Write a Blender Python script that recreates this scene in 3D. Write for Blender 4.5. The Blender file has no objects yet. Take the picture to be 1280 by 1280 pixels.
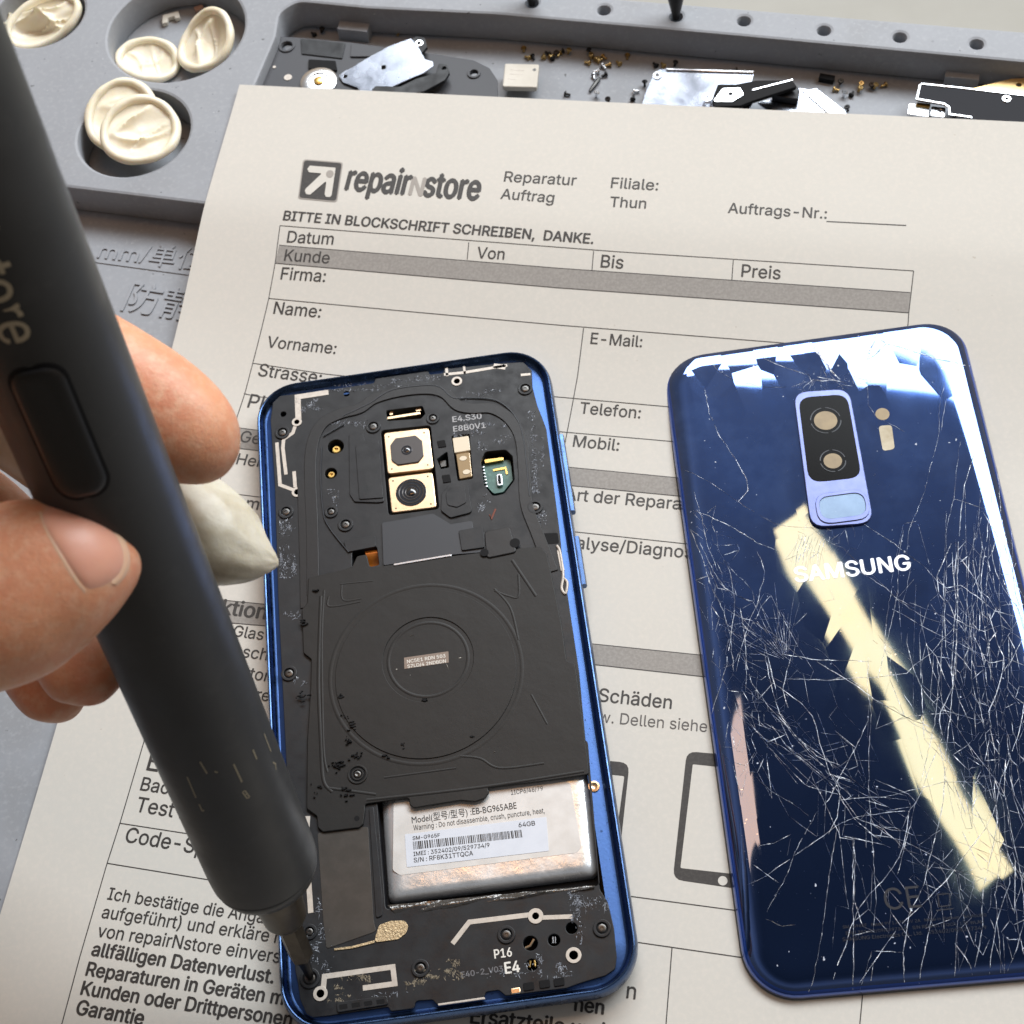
import bpy, math, random
from mathutils import Vector, Matrix
from mathutils.bvhtree import BVHTree
from mathutils.geometry import delaunay_2d_cdt
random.seed(7)
S = 0.001                                   # everything is worked out in millimetres
SC = bpy.context.scene
COL = SC.collection
# ------------------------------------------------------------------ camera
F = 1950.0
RX, RY, RZ = Vector((0.9898, -0.1139, -0.0860)), Vector((-0.1414, -0.8648, -0.4818)), Vector((-0.0195, 0.4890, -0.8721))
CAM = Vector((30.0748, -145.8172, 326.4517))
cd = bpy.data.cameras.new('camera'); cam = bpy.data.objects.new('camera', cd); COL.objects.link(cam)
RYn = (RY - RX * RX.dot(RY)).normalized(); RXn = RX.normalized(); RZn = RXn.cross(RYn)
cam.matrix_world = Matrix(((RXn.x, -RYn.x, -RZn.x, CAM.x * S), (RXn.y, -RYn.y, -RZn.y, CAM.y * S),
                           (RXn.z, -RYn.z, -RZn.z, CAM.z * S), (0, 0, 0, 1)))
cd.sensor_width = 36; cd.lens = F / 1280 * 36; cd.clip_start = 0.005; cd.clip_end = 20
cd.dof.use_dof = True; cd.dof.focus_distance = 0.338; cd.dof.aperture_fstop = 40
SC.camera = cam
SC.view_settings.view_transform = 'Standard'; SC.view_settings.look = 'None'
SC.view_settings.exposure = -0.12; SC.view_settings.gamma = 1
# ------------------------------------------------------------------ world: a dim warm room
w = bpy.data.worlds.new('World'); SC.world = w; w.use_nodes = True
nt = w.node_tree; nt.nodes.clear()
tc = nt.nodes.new('ShaderNodeTexCoord'); sp = nt.nodes.new('ShaderNodeSeparateXYZ')
nt.links.new(tc.outputs['Generated'], sp.inputs[0])
rp = nt.nodes.new('ShaderNodeValToRGB'); nt.links.new(sp.outputs['Z'], rp.inputs[0])
e = rp.color_ramp.elements
e[0].position = 0.0; e[0].color = (.34, .27, .20, 1)
e[1].position = 1.0; e[1].color = (.05, .052, .06, 1)
for p, c in ((.25, (.85, .63, .41, 1)), (.5, (.64, .55, .46, 1)), (.74, (.55, .53, .52, 1)), (.83, (.85, .92, 1.05, 1)), (.885, (.48, .53, .64, 1)), (.93, (.13, .142, .17, 1)), (.965, (.045, .048, .056, 1))):
    q = e.new(p); q.color = c
bg = nt.nodes.new('ShaderNodeBackground'); bg.inputs[1].default_value = 0.72
out = nt.nodes.new('ShaderNodeOutputWorld')
dp = nt.nodes.new('ShaderNodeVectorMath'); dp.operation = 'DOT_PRODUCT'; dp.inputs[1].default_value = (.20, .44, 0)   # the far right of the room is the lighter side
nt.links.new(tc.outputs['Generated'], dp.inputs[0]); mr = nt.nodes.new('ShaderNodeMath'); mr.operation = 'ADD'; mr.inputs[1].default_value = .66; nt.links.new(dp.outputs['Value'], mr.inputs[0])
vs = nt.nodes.new('ShaderNodeVectorMath'); vs.operation = 'SCALE'
nt.links.new(rp.outputs[0], vs.inputs[0]); nt.links.new(mr.outputs[0], vs.inputs['Scale']); nt.links.new(vs.outputs[0], bg.inputs[0]); nt.links.new(bg.outputs[0], out.inputs[0])
# ------------------------------------------------------------------ lamps: the window ahead on the right, a tube lamp above, a warm light added overhead
def area(name, loc, aim, sx, sy, power, col, up=None):
    l = bpy.data.lights.new(name, 'AREA'); l.shape = 'RECTANGLE'; l.size = sx * S; l.size_y = sy * S
    l.energy = power; l.color = col
    o = bpy.data.objects.new(name, l); COL.objects.link(o)
    z = (Vector(loc) - Vector(aim)).normalized()
    x = Vector(up) if up else Vector((0, 0, 1)).cross(z)
    x = (x - z * x.dot(z)).normalized(); y = z.cross(x)
    o.matrix_world = Matrix(((x.x, y.x, z.x, loc[0] * S), (x.y, y.y, z.y, loc[1] * S), (x.z, y.z, z.z, loc[2] * S), (0, 0, 0, 1)))
    return o
area('window_light', (499, 739, 923), (0, 0, 0), 1450, 430, 29, (.90, .955, 1.0))
area('tube_lamp', (270, 335, 1000), (270, 335, 0), 410, 33, .53, (1.0, .61, .18), up=(151, -376, 0))
area('peach_streak_light', (-35, 300, 1000), (20, 300, 0), 130, 340, 1.0, (1.0, .50, .21))  # added to reflect as the peach streak along the cover's left edge
# ------------------------------------------------------------------ picture point -> place
def ray(px, py):
    return (RX * ((px - 640) / F) + RY * ((py - 640) / F) + RZ)
def W(px, py, z=0.0):
    d = ray(px, py); return CAM + d * ((z - CAM.z) / d.z)
def D(px, py, depth):
    return CAM + ray(px, py) * depth
def Ws(pts, z): return [W(x, y, z) for x, y in pts]
# ------------------------------------------------------------------ mesh builder
class MB:
    def __init__(s): s.v = []; s.f = []; s.m = []
    def add(s, v, f, m=0):
        n = len(s.v); s.v += [Vector(p) for p in v]; s.f += [[i + n for i in q] for q in f]; s.m += [m] * len(f); return s
    def box(s, c, sx, sy, sz, rot=0, m=0):
        ca, sa = math.cos(rot), math.sin(rot); v = []
        for z in (0, sz):
            for x, y in ((-1, -1), (1, -1), (1, 1), (-1, 1)):
                X, Y = x * sx / 2, y * sy / 2; v.append((c[0] + X * ca - Y * sa, c[1] + X * sa + Y * ca, c[2] + z))
        return s.add(v, [(3, 2, 1, 0), (4, 5, 6, 7), (0, 1, 5, 4), (1, 2, 6, 5), (2, 3, 7, 6), (3, 0, 4, 7)], m)
    def loft(s, rings, m=0, cap0=True, cap1=True):
        n = len(rings[0]); v = [p for r in rings for p in r]; f = []
        for k in range(len(rings) - 1):
            for i in range(n):
                j = (i + 1) % n; f.append((k * n + i, k * n + j, (k + 1) * n + j, (k + 1) * n + i))
        if cap0: f.append(tuple(range(n - 1, -1, -1)))
        if cap1: f.append(tuple((len(rings) - 1) * n + i for i in range(n)))
        return s.add(v, f, m)
    def lathe(s, base, axis, prof, n=32, m=0, cap0=True, cap1=True):
        a = Vector(axis).normalized(); t = Vector((1, 0, 0)) if abs(a.x) < .8 else Vector((0, 1, 0))
        u = (t - a * t.dot(a)).normalized(); b = a.cross(u); base = Vector(base)
        rings = [[base + a * h + (u * math.cos(2 * math.pi * i / n) + b * math.sin(2 * math.pi * i / n)) * r for i in range(n)] for h, r in prof]
        return s.loft(rings, m, cap0, cap1)
    def tube(s, pts, rad, n=10, m=0, closed=False, flat=1.0, up=(0, 0, 1)):
        pts = [Vector(p) for p in pts]; rings = []; up = Vector(up)
        for i, p in enumerate(pts):
            a = pts[(i - 1) % len(pts)] if (closed or i) else p; c = pts[(i + 1) % len(pts)] if (closed or i < len(pts) - 1) else p
            t = (c - a).normalized(); x = t.cross(up)
            x = x.normalized() if x.length > 1e-6 else Vector((1, 0, 0)); y = x.cross(t)
            r = rad[i] if isinstance(rad, (list, tuple)) else rad
            rings.append([p + x * r * math.cos(2 * math.pi * k / n) + y * r * flat * math.sin(2 * math.pi * k / n) for k in range(n)])
        if closed: return s.loft(rings + [rings[0]], m, False, False)
        return s.loft(rings, m)
    def prism(s, outer, holes, z0, z1, bev=0.0, m=0):
        """filled outline with holes, world mm points (x,y)"""
        c = bpy.data.curves.new('tmp', 'CURVE'); c.dimensions = '2D'; c.fill_mode = 'BOTH'
        bev = min(bev, (z1 - z0) * .49)
        c.extrude = max((z1 - z0) / 2 - bev, 1e-5); c.bevel_depth = bev; c.bevel_resolution = 1; c.offset = -bev
        for poly in [outer] + list(holes):
            sl = c.splines.new('POLY'); sl.points.add(len(poly) - 1); sl.use_cyclic_u = True
            for pt, p in zip(sl.points, poly): pt.co = (p[0], p[1], 0, 1)
        v, f = curve_mesh(c); zc = (z0 + z1) / 2
        return s.add([(p[0], p[1], p[2] + zc) for p in v], f, m)
    def build(s, name, mats, parent=None, smooth=40, base=None):
        """base: origin (mm) when top level; children take their thing's origin"""
        if parent is not None: base = ORG[parent.name]
        elif base is None: base = Vector((0, 0, 0))
        base = Vector(base)
        me = bpy.data.meshes.new(name); me.from_pydata([(p - base) * S for p in s.v], [], s.f)
        mats = mats if isinstance(mats, (list, tuple)) else [mats]
        for mm in mats: me.materials.append(mm)
        if len(mats) > 1: me.polygons.foreach_set('material_index', s.m)
        if smooth:
            me.polygons.foreach_set('use_smooth', [True] * len(me.polygons)); me.set_sharp_from_angle(angle=math.radians(smooth))
        me.update()
        o = bpy.data.objects.new(name, me); COL.objects.link(o); ORG[o.name] = base
        if parent is not None: o.parent = parent
        else: o.location = base * S
        return o
ORG = {}
def curve_mesh(c):
    o = bpy.data.objects.new('tmp', c); COL.objects.link(o)
    me = bpy.data.meshes.new_from_object(o.evaluated_get(bpy.context.evaluated_depsgraph_get()))
    v = [tuple(p.co) for p in me.vertices]; f = [tuple(p.vertices) for p in me.polygons]
    bpy.data.objects.remove(o); bpy.data.curves.remove(c) if c.name in bpy.data.curves else None; bpy.data.meshes.remove(me)
    return v, f
def tag(o, label=None, cat=None, group=None, kind=None):
    for k, x in (('label', label), ('category', cat), ('group', group), ('kind', kind)):
        if x: o[k] = x
    return o
def empty(name, base):
    o = bpy.data.objects.new(name, None); COL.objects.link(o); o.empty_display_size = .01
    o.location = Vector(base) * S; ORG[o.name] = Vector(base); return o
# ------------------------------------------------------------------ outlines
def fil(pts, r, n=5):
    """round the corners of an outline; r one radius or a list"""
    out = []; N = len(pts); pts = [Vector((p[0], p[1])) for p in pts]
    for i, p in enumerate(pts):
        rr = r[i] if isinstance(r, (list, tuple)) else r
        a, b = pts[i - 1] - p, pts[(i + 1) % N] - p
        la, lb = a.length, b.length
        if rr <= 0 or la < 1e-6 or lb < 1e-6: out.append(p); continue
        a /= la; b /= lb; ang = math.acos(max(-1, min(1, a.dot(b))))
        if ang > 3.05 or ang < .05: out.append(p); continue
        d = min(rr / math.tan(ang / 2), la * .48, lb * .48)
        p0, p1 = p + a * d, p + b * d
        for k in range(n + 1):
            t = k / n; out.append(p0 * (1 - t) ** 2 + p * 2 * t * (1 - t) + p1 * t * t)
    return out
def FW(pts, z, r=0.0): return fil([W(x, y, z).xy for x, y in pts], r)
def circ(c, r, n=28, sy=1.0, rot=0.0):
    ca, sa = math.cos(rot), math.sin(rot)
    return [Vector((c[0] + r * math.cos(t) * ca - r * sy * math.sin(t) * sa, c[1] + r * math.cos(t) * sa + r * sy * math.sin(t) * ca)) for t in [2 * math.pi * i / n for i in range(n)]]
def stroke(pts, wd):
    """outline of a line of width wd (mm points)"""
    P = [Vector((p[0], p[1])) for p in pts]; L = []; Rr = []
    for i, p in enumerate(P):
        t0 = (p - P[i - 1]).normalized() if i else None; t1 = (P[i + 1] - p).normalized() if i < len(P) - 1 else None
        if t0 is None: t0 = t1
        if t1 is None: t1 = t0
        n0, n1 = Vector((-t0.y, t0.x)), Vector((-t1.y, t1.x)); mn = (n0 + n1)
        mn = mn.normalized() if mn.length > 1e-6 else n0
        k = min(1.0 / max(mn.dot(n0), .35), 2.0) * wd / 2
        L.append(p + mn * k); Rr.append(p - mn * k)
    return L + Rr[::-1]
def smooth_line(pts, n=6, closed=False):
    P = [Vector(p) for p in pts]; N = len(P); out = []
    for i in range(N if closed else N - 1):
        g = lambda k: P[k % N] if closed else P[max(0, min(N - 1, k))]
        a, b, c, d = g(i - 1), g(i), g(i + 1), g(i + 2)
        for k in range(n):
            t = k / n; out.append(.5 * ((2 * b) + (c - a) * t + (2 * a - 5 * b + 4 * c - d) * t * t + (3 * b - a - 3 * c + d) * t ** 3))
    if not closed: out.append(P[-1])
    return out
def rrect(w, h, r, n=8):
    out = []
    for cx, cy, a0 in ((w / 2 - r, h / 2 - r, 0), (-w / 2 + r, h / 2 - r, 90), (-w / 2 + r, -h / 2 + r, 180), (w / 2 - r, -h / 2 + r, 270)):
        for k in range(n + 1):
            a = math.radians(a0 + 90 * k / n); out.append(Vector((cx + r * math.cos(a), cy + r * math.sin(a))))
    return out
def plain_font():
    # the sans serif that ships inside Blender; its built-in face when that is missing
    try:
        import os
        return bpy.data.fonts.load(os.path.join(bpy.utils.resource_path('LOCAL'), 'datafiles', 'fonts', 'Inter.woff2'))
    except Exception: return None
FONT = plain_font()
def text_mesh(body, bold=0.0, shear=0.0, extr=0.0, spacing=1.0):
    """glyph outlines scaled to unit width; heavier lettering is built from close-set copies"""
    c = bpy.data.curves.new('tmp', 'FONT'); c.body = body; c.space_character = spacing
    if FONT and max(map(ord, body)) < 0x2000: c.font = FONT
    o = bpy.data.objects.new('tmp', c); COL.objects.link(o)
    k = o.evaluated_get(bpy.context.evaluated_depsgraph_get()); cu = k.to_curve(bpy.context.evaluated_depsgraph_get())
    loops = []
    for sl in cu.splines:
        P = []; bz = sl.bezier_points; N = len(bz)
        if N < 2: continue
        for q in range(N):
            a, b = bz[q], bz[(q + 1) % N]; p0, p1, p2, p3 = a.co, a.handle_right, b.handle_left, b.co
            straight = (p1 - p0).cross(p3 - p0).length < 1e-5 and (p2 - p0).cross(p3 - p0).length < 1e-5
            for t in ((0,) if straight else (0, .2, .4, .6, .8)):
                P.append(Vector(((1 - t) ** 3 * p0.x + 3 * (1 - t) ** 2 * t * p1.x + 3 * (1 - t) * t * t * p2.x + t ** 3 * p3.x, (1 - t) ** 3 * p0.y + 3 * (1 - t) ** 2 * t * p1.y + 3 * (1 - t) * t * t * p2.y + t ** 3 * p3.y, 0)))
        P = [p for q, p in enumerate(P) if (p - P[q - 1]).length > 1e-5]
        ar = sum(P[q - 1].x * P[q].y - P[q].x * P[q - 1].y for q in range(len(P)))
        if len(P) > 2 and abs(ar) > 1e-6: loops.append((ar, P))
    o.to_curve_clear() if hasattr(o, 'to_curve_clear') else None
    bpy.data.objects.remove(o); bpy.data.curves.remove(c)
    # glyph by glyph: triangulate and keep what the outlines wind round (outlines may overlap)
    cl = []
    for ar, P in loops:
        b = [min(p.x for p in P), max(p.x for p in P), min(p.y for p in P), max(p.y for p in P), [P]]
        k = 0
        while k < len(cl):
            q = cl[k]
            if b[0] <= q[1] and q[0] <= b[1] and b[2] <= q[3] and q[2] <= b[3]:
                b = [min(b[0], q[0]), max(b[1], q[1]), min(b[2], q[2]), max(b[3], q[3]), b[4] + q[4]]; cl.pop(k); k = 0
            else: k += 1
        cl.append(b)
    v, f = [], []
    for *_, polys in cl:
        if extr:
            c = bpy.data.curves.new('tmp', 'CURVE'); c.dimensions = '2D'; c.fill_mode = 'BOTH'; c.extrude = .5
            for poly in polys:
                sl = c.splines.new('POLY'); sl.points.add(len(poly) - 1); sl.use_cyclic_u = True
                for pt_, p in zip(sl.points, poly): pt_.co = (p.x, p.y, 0, 1)
            cv, cf = curve_mesh(c); n = len(v); v += [(p[0], p[1], p[2] + .5) for p in cv]; f += [tuple(n + k for k in q) for q in cf]; continue
        V2 = [p.xy for q in polys for p in q]; E2 = []; o_ = 0
        for q in polys: E2 += [(o_ + k, o_ + (k + 1) % len(q)) for k in range(len(q))]; o_ += len(q)
        vo, eo, fo, *_r = delaunay_2d_cdt(V2, E2, [], 0, 1e-6)
        n = len(v); v += [(p.x, p.y, 0) for p in vo]
        for t_ in fo:
            cx = sum(vo[k].x for k in t_) / len(t_); cy = sum(vo[k].y for k in t_) / len(t_); wn = 0
            for a, b in E2:
                a, b = V2[a], V2[b]
                if (a.y > cy) != (b.y > cy) and cx < (b.x - a.x) * (cy - a.y) / (b.y - a.y) + a.x: wn += 1 if b.y > a.y else -1
            if wn: f.append(tuple(n + k for k in t_))
    x0 = min(p[0] for p in v); x1 = max(p[0] for p in v)
    if bold > 0:
        n = len(v); b = bold; V, Fc = [], []
        for k, (dx, dy) in enumerate(((0, 0), (-b, 0), (b, 0), (0, b * .6), (0, -b * .6))):
            V += [(p[0] + dx, p[1] + dy, p[2] + (.004 * k if extr == 0 else 0)) for p in v]; Fc += [tuple(i + k * n for i in q) for q in f]
        v, f = V, Fc
    return [((p[0] - x0) / (x1 - x0), p[1] / (x1 - x0), p[2]) for p in v], f
def flat_text(mb, body, p0, p1, z, hf=1.0, bold=0.0, m=0, extr=0.0, spacing=1.0, th=0.0):
    """text whose baseline runs between two world points on a level surface"""
    v, f = text_mesh(body, bold, 0, .01 if extr else 0, spacing)
    d = Vector((p1[0] - p0[0], p1[1] - p0[1])); n = Vector((-d.y, d.x)) * hf
    mb.add([(p0[0] + d.x * x + n.x * y, p0[1] + d.y * x + n.y * y, z + (extr if extr and k > 0 else 0) + (0 if extr else k)) for x, y, k in v], f, m)
def ptext(mb, body, a, b, z, **k): flat_text(mb, body, W(a[0], a[1], z), W(b[0], b[1], z), z, **k)
# ------------------------------------------------------------------ materials
def mat(name, col, rough=.5, metal=0.0, noise=None, bump=None, speck=None, coat=0.0, sss=0.0, spec=.5, rvar=None, aniso=None, trans=0.0, sssr=(1, .35, .2)):
    m = bpy.data.materials.new(name); m.use_nodes = True; t = m.node_tree; b = t.nodes['Principled BSDF']
    I = b.inputs
    I['Base Color'].default_value = (*col, 1); I['Roughness'].default_value = rough; I['Metallic'].default_value = metal
    I['Specular IOR Level'].default_value = spec
    if coat: I['Coat Weight'].default_value = coat; I['Coat Roughness'].default_value = .03
    if trans: I['Transmission Weight'].default_value = trans
    if sss: I['Subsurface Weight'].default_value = sss; I['Subsurface Scale'].default_value = .0022; I['Subsurface Radius'].default_value = sssr
    co = t.nodes.new('ShaderNodeTexCoord').outputs['Object']
    if aniso:
        mp = t.nodes.new('ShaderNodeMapping'); mp.inputs['Scale'].default_value = aniso; t.links.new(co, mp.inputs[0]); co = mp.outputs[0]
    def nz(sc, det=4, rgh=.6):
        n = t.nodes.new('ShaderNodeTexNoise'); n.inputs['Scale'].default_value = sc; n.inputs['Detail'].default_value = det; n.inputs['Roughness'].default_value = rgh
        t.links.new(co, n.inputs['Vector']); return n.outputs['Fac']
    def ramp(x, a, c):
        r = t.nodes.new('ShaderNodeMapRange'); r.inputs[1].default_value = a; r.inputs[2].default_value = c; t.links.new(x, r.inputs[0]); return r.outputs[0]
    def mix(fac, A, B):
        q = t.nodes.new('ShaderNodeMix'); q.data_type = 'RGBA'
        t.links.new(fac, q.inputs[0])
        for k, x in ((6, A), (7, B)):
            if isinstance(x, tuple): q.inputs[k].default_value = (*x, 1)
            else: t.links.new(x, q.inputs[k])
        return q.outputs[2]
    cur = col
    if noise:
        for sc, a, c, c2 in (noise if isinstance(noise, list) else [noise]): cur = mix(ramp(nz(sc), a, c), cur, c2)
    if speck:
        for sc, a, c2 in (speck if isinstance(speck, list) else [speck]): cur = mix(ramp(nz(sc, 2), a, a + .04), cur, c2)
    if not isinstance(cur, tuple): t.links.new(cur, I['Base Color'])
    if rvar:
        r = t.nodes.new('ShaderNodeMapRange'); r.inputs[1].default_value = .3; r.inputs[2].default_value = .7; r.inputs[3].default_value = rvar[1]; r.inputs[4].default_value = rvar[2]
        t.links.new(nz(rvar[0]), r.inputs[0]); t.links.new(r.outputs[0], I['Roughness'])
    if bump:
        prev = None
        for sc, st, dist in (bump if isinstance(bump, list) else [bump]):
            bp = t.nodes.new('ShaderNodeBump'); bp.inputs['Strength'].default_value = st; bp.inputs['Distance'].default_value = dist * S
            t.links.new(nz(sc, 5), bp.inputs['Height'])
            if prev: t.links.new(prev, bp.inputs['Normal'])
            prev = bp.outputs[0]
        t.links.new(prev, I['Normal'])
    return m
M = {}
M['table'] = mat('table_laminate', (.27, .255, .215), .45, noise=(30, .35, .7, (.24, .225, .185)))
M['mat'] = mat('grey_silicone', (.30, .313, .338), .62, noise=[(60, .35, .7, (.28, .292, .315)), (25, .55, .75, (.25, .255, .265)), (700, .5, .75, (.335, .347, .37))], speck=[(420, .72, (.09, .09, .09)), (160, .75, (.13, .13, .135)), (900, .75, (.55, .56, .58))], bump=[(1500, .12, .12)])
M['paper'] = mat('office_paper', (.61, .587, .54), .85, noise=[(14, .35, .65, (.585, .56, .51)), (40, .3, .7, (.60, .575, .525)), (900, .45, .7, (.635, .60, .545))], speck=(520, .76, (.5, .46, .4)), bump=[(700, .10, .10), (16, .16, 1.6)], spec=.2)
M['ink'] = mat('toner_ink', (.028, .024, .022), .6, noise=(1500, .45, .7, (.05, .045, .04)))
M['inkgrey'] = mat('grey_toner', (.10, .09, .085), .7)
M['band'] = mat('grey_halftone_band', (.275, .255, .235), .8, noise=(1400, .4, .65, (.33, .31, .285)))
M['logogrey'] = mat('grey_logo_toner', (.33, .30, .27), .7)
M['blue'] = mat('blue_anodised_metal', (.052, .092, .195), .22, 1.0, noise=[(90, .4, .75, (.065, .115, .23))], speck=(900, .72, (.01, .02, .06)), bump=(1800, .12, .06), rvar=(500, .18, .38))
M['blueflange'] = mat('blue_satin_metal', (.042, .088, .22), .42, .85, noise=[(260, .45, .65, (.045, .09, .235))], speck=[(1300, .68, (.015, .03, .08)), (500, .73, (.02, .04, .1))], bump=(1500, .3, .08))
M['black'] = mat('black_moulded_plastic', (.0095, .0105, .013), .46, spec=.36, noise=[(180, .4, .7, (.016, .0175, .020))], bump=[(1600, .25, .05), (160, .15, .25)], rvar=(300, .36, .6))
M['blackdeep'] = mat('black_recess', (.006, .006, .007), .7, spec=.2)
M['film'] = mat('black_coil_film', (.0125, .0119, .0113), .50, spec=.32, noise=[(200, .35, .7, (.0105, .0101, .0098))], bump=[(140, .18, .5), (1500, .1, .03)])
M['flex'] = mat('black_flex_band', (.014, .014, .015), .42, spec=.35, bump=[(250, .15, .3)])
M['slate'] = mat('dark_slate_shield', (.028, .032, .039), .42, .2, bump=[(1500, .15, .04)])
M['trace'] = mat('pale_antenna_trace', (.58, .53, .47), .5, .25, noise=(800, .4, .7, (.48, .43, .38)))
M['gold'] = mat('pale_gold_metal', (.88, .66, .43), .3, 1.0, noise=(600, .4, .7, (.80, .58, .36)), bump=(900, .15, .05))
M['brass'] = mat('brass_metal', (.75, .50, .16), .28, 1.0)
M['goldrough'] = mat('gold_speckled_foil', (.50, .39, .24), .45, .8, speck=(2200, .6, (.22, .165, .10)), bump=(2600, .7, .2))
M['dullbrass'] = mat('dull_brass_screw', (.52, .36, .15), .36, 1.0)
M['steel'] = mat('bright_steel', (.72, .73, .75), .25, 1.0, bump=(500, .12, .1))
M['screwsteel'] = mat('dark_screw_steel', (.10, .097, .093), .36, 1.0)
M['shield'] = mat('mirror_shield_plate', (.50, .53, .60), .24, 1.0, noise=(60, .4, .7, (.40, .43, .50)), bump=[(60, .12, .6)], rvar=(140, .16, .34))
M['lens'] = mat('lens_glass', (.012, .012, .014), .08, 0, coat=1.0)
M['lenshousing'] = mat('dark_lens_housing', (.065, .058, .056), .32, .3)
M['foil'] = mat('silver_battery_foil', (.70, .72, .735), .24, .6, noise=[(120, .35, .7, (.62, .635, .65)), (900, .5, .7, (.74, .75, .765))], bump=[(130, .28, .9), (900, .15, .05)], rvar=(150, .2, .45))
M['foilprint'] = mat('battery_label_foil', (.66, .66, .65), .42, .2, noise=[(220, .4, .65, (.59, .585, .57))], bump=[(400, .2, .08)])
M['sticker'] = mat('white_sticker_paper', (.66, .69, .76), .5, noise=(300, .4, .7, (.62, .65, .72)))
M['clearfilm'] = mat('glossy_dark_film', (.10, .095, .09), .14, .6, bump=[(160, .6, 1.2)])
M['speaker'] = mat('grey_speaker_plate', (.055, .051, .046), .42, .4, noise=[(300, .4, .7, (.07, .064, .058))], bump=(900, .2, .06))
M['pcb'] = mat('green_circuit_board', (.05, .13, .11), .4, noise=(900, .5, .6, (.08, .18, .15)))
M['cream'] = mat('cream_ceramic', (.72, .62, .46), .3, coat=.5)
M['tanlens'] = mat('tan_lens_plastic', (.42, .29, .15), .15, .3, coat=1.0)
M['orange'] = mat('orange_flex_cable', (.50, .16, .02), .25, .3, coat=.5)
M['tansticker'] = mat('tan_sticker', (.22, .165, .13), .5)
M['whiteprint'] = mat('white_printing', (.75, .72, .66), .6)
M['dimprint'] = mat('worn_printing', (.13, .13, .14), .55)
M['residue'] = mat('glue_residue', (.24, .26, .30), .3, .0, coat=.4)
M['dust'] = mat('sandy_dust', (.26, .22, .16), .7)
M['pen'] = mat('dark_grey_satin_shell', (.036, .0365, .037), .46, .05, spec=.38, noise=[(60, .3, .7, (.028, .029, .030)), (240, .55, .8, (.042, .042, .042))], speck=(900, .80, (.10, .10, .095)), bump=(2600, .12, .03), rvar=(110, .33, .5))
M['penbutton'] = mat('black_rubber_button', (.006, .006, .007), .38)
M['pengold'] = mat('pale_gold_marking', (.42, .36, .26), .45, .3)
M['penmark'] = mat('faint_gold_marking', (.21, .18, .12), .5)
M['bit'] = mat('dark_tool_steel', (.085, .072, .055), .38, .8, noise=(400, .4, .7, (.06, .05, .04)))
M['latex'] = mat('cream_latex', (.86, .80, .66), .40, sss=.3, noise=[(180, .35, .7, (.80, .71, .52))], bump=[(300, .25, .3), (90, .3, .8)], sssr=(1, .75, .4))
M['latexdirtyshade'] = mat('soiled_shaded_latex', (.62, .58, .475), .40, sss=.3, noise=[(90, .38, .68, (.43, .37, .26))], speck=(620, .76, (.34, .29, .21)), bump=[(120, .35, 1.0), (600, .12, .2)], sssr=(1, .75, .4))  # soiling, with olive shadow painted into the darker patches
M['skin'] = mat('skin', (.70, .345, .195), .46, sss=.4, noise=[(70, .35, .7, (.62, .245, .14)), (500, .45, .7, (.70, .39, .25)), (1600, .55, .75, (.58, .28, .17))], bump=[(1700, .4, .2), (420, .3, .35)])
M['nail'] = mat('fingernail', (.70, .36, .26), .42, sss=.3, noise=(200, .35, .7, (.66, .325, .235)), bump=(300, .1, .2))
M['nailtip'] = mat('fingernail_edge', (.70, .44, .30), .45, sss=.3)
M['plateblack'] = mat('dark_grey_plate', (.052, .054, .062), .55, .0, bump=(600, .15, .08))
M['whiteplastic'] = mat('off_white_plastic', (.66, .62, .54), .5, noise=(200, .4, .7, (.6, .56, .48)))
M['boardblack'] = mat('dark_display_board', (.030, .031, .036), .7, bump=(900, .2, .05), spec=.12)
M['goldboard'] = mat('gold_sheet', (.80, .56, .26), .4, .7, noise=(300, .4, .7, (.7, .47, .2)))
M['bitblack'] = mat('black_tool_shaft', (.012, .011, .011), .35, .3)
M['camblack'] = mat('black_camera_glass', (.004, .004, .0045), .22, spec=.06)
M['lavender'] = mat('lavender_blue_metal', (.12, .145, .30), .40, .75, noise=(300, .4, .7, (.145, .17, .33)))
M['sensor'] = mat('blue_grey_sensor', (.13, .20, .31), .28, .3, noise=(300, .4, .7, (.16, .24, .36)), speck=(1800, .7, (.28, .36, .46)))
M['tanfill'] = mat('tan_opening_fill', (.33, .245, .125), .5, noise=(220, .35, .7, (.22, .16, .085)))  # tan of the shaded paper below, painted as a fill for the openings
M['palefill'] = mat('pale_opening_fill', (.55, .49, .36), .5, noise=(260, .35, .7, (.36, .29, .17)))  # paler tone of the paper below, painted into the flash opening
M['blueedge'] = mat('bright_blue_glass_edge', (.012, .065, .36), .10, .55, coat=1.0)
M['blackrim'] = mat('dark_outline_lip', (.008, .011, .024), .35, noise=(700, .4, .65, (.03, .035, .05)), bump=(900, .5, .2))
M['silverletter'] = mat('silver_lettering', (.60, .63, .70), .35, .5)
M['darkletter'] = mat('faint_etched_print', (.028, .033, .045), .35, .6)
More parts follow.
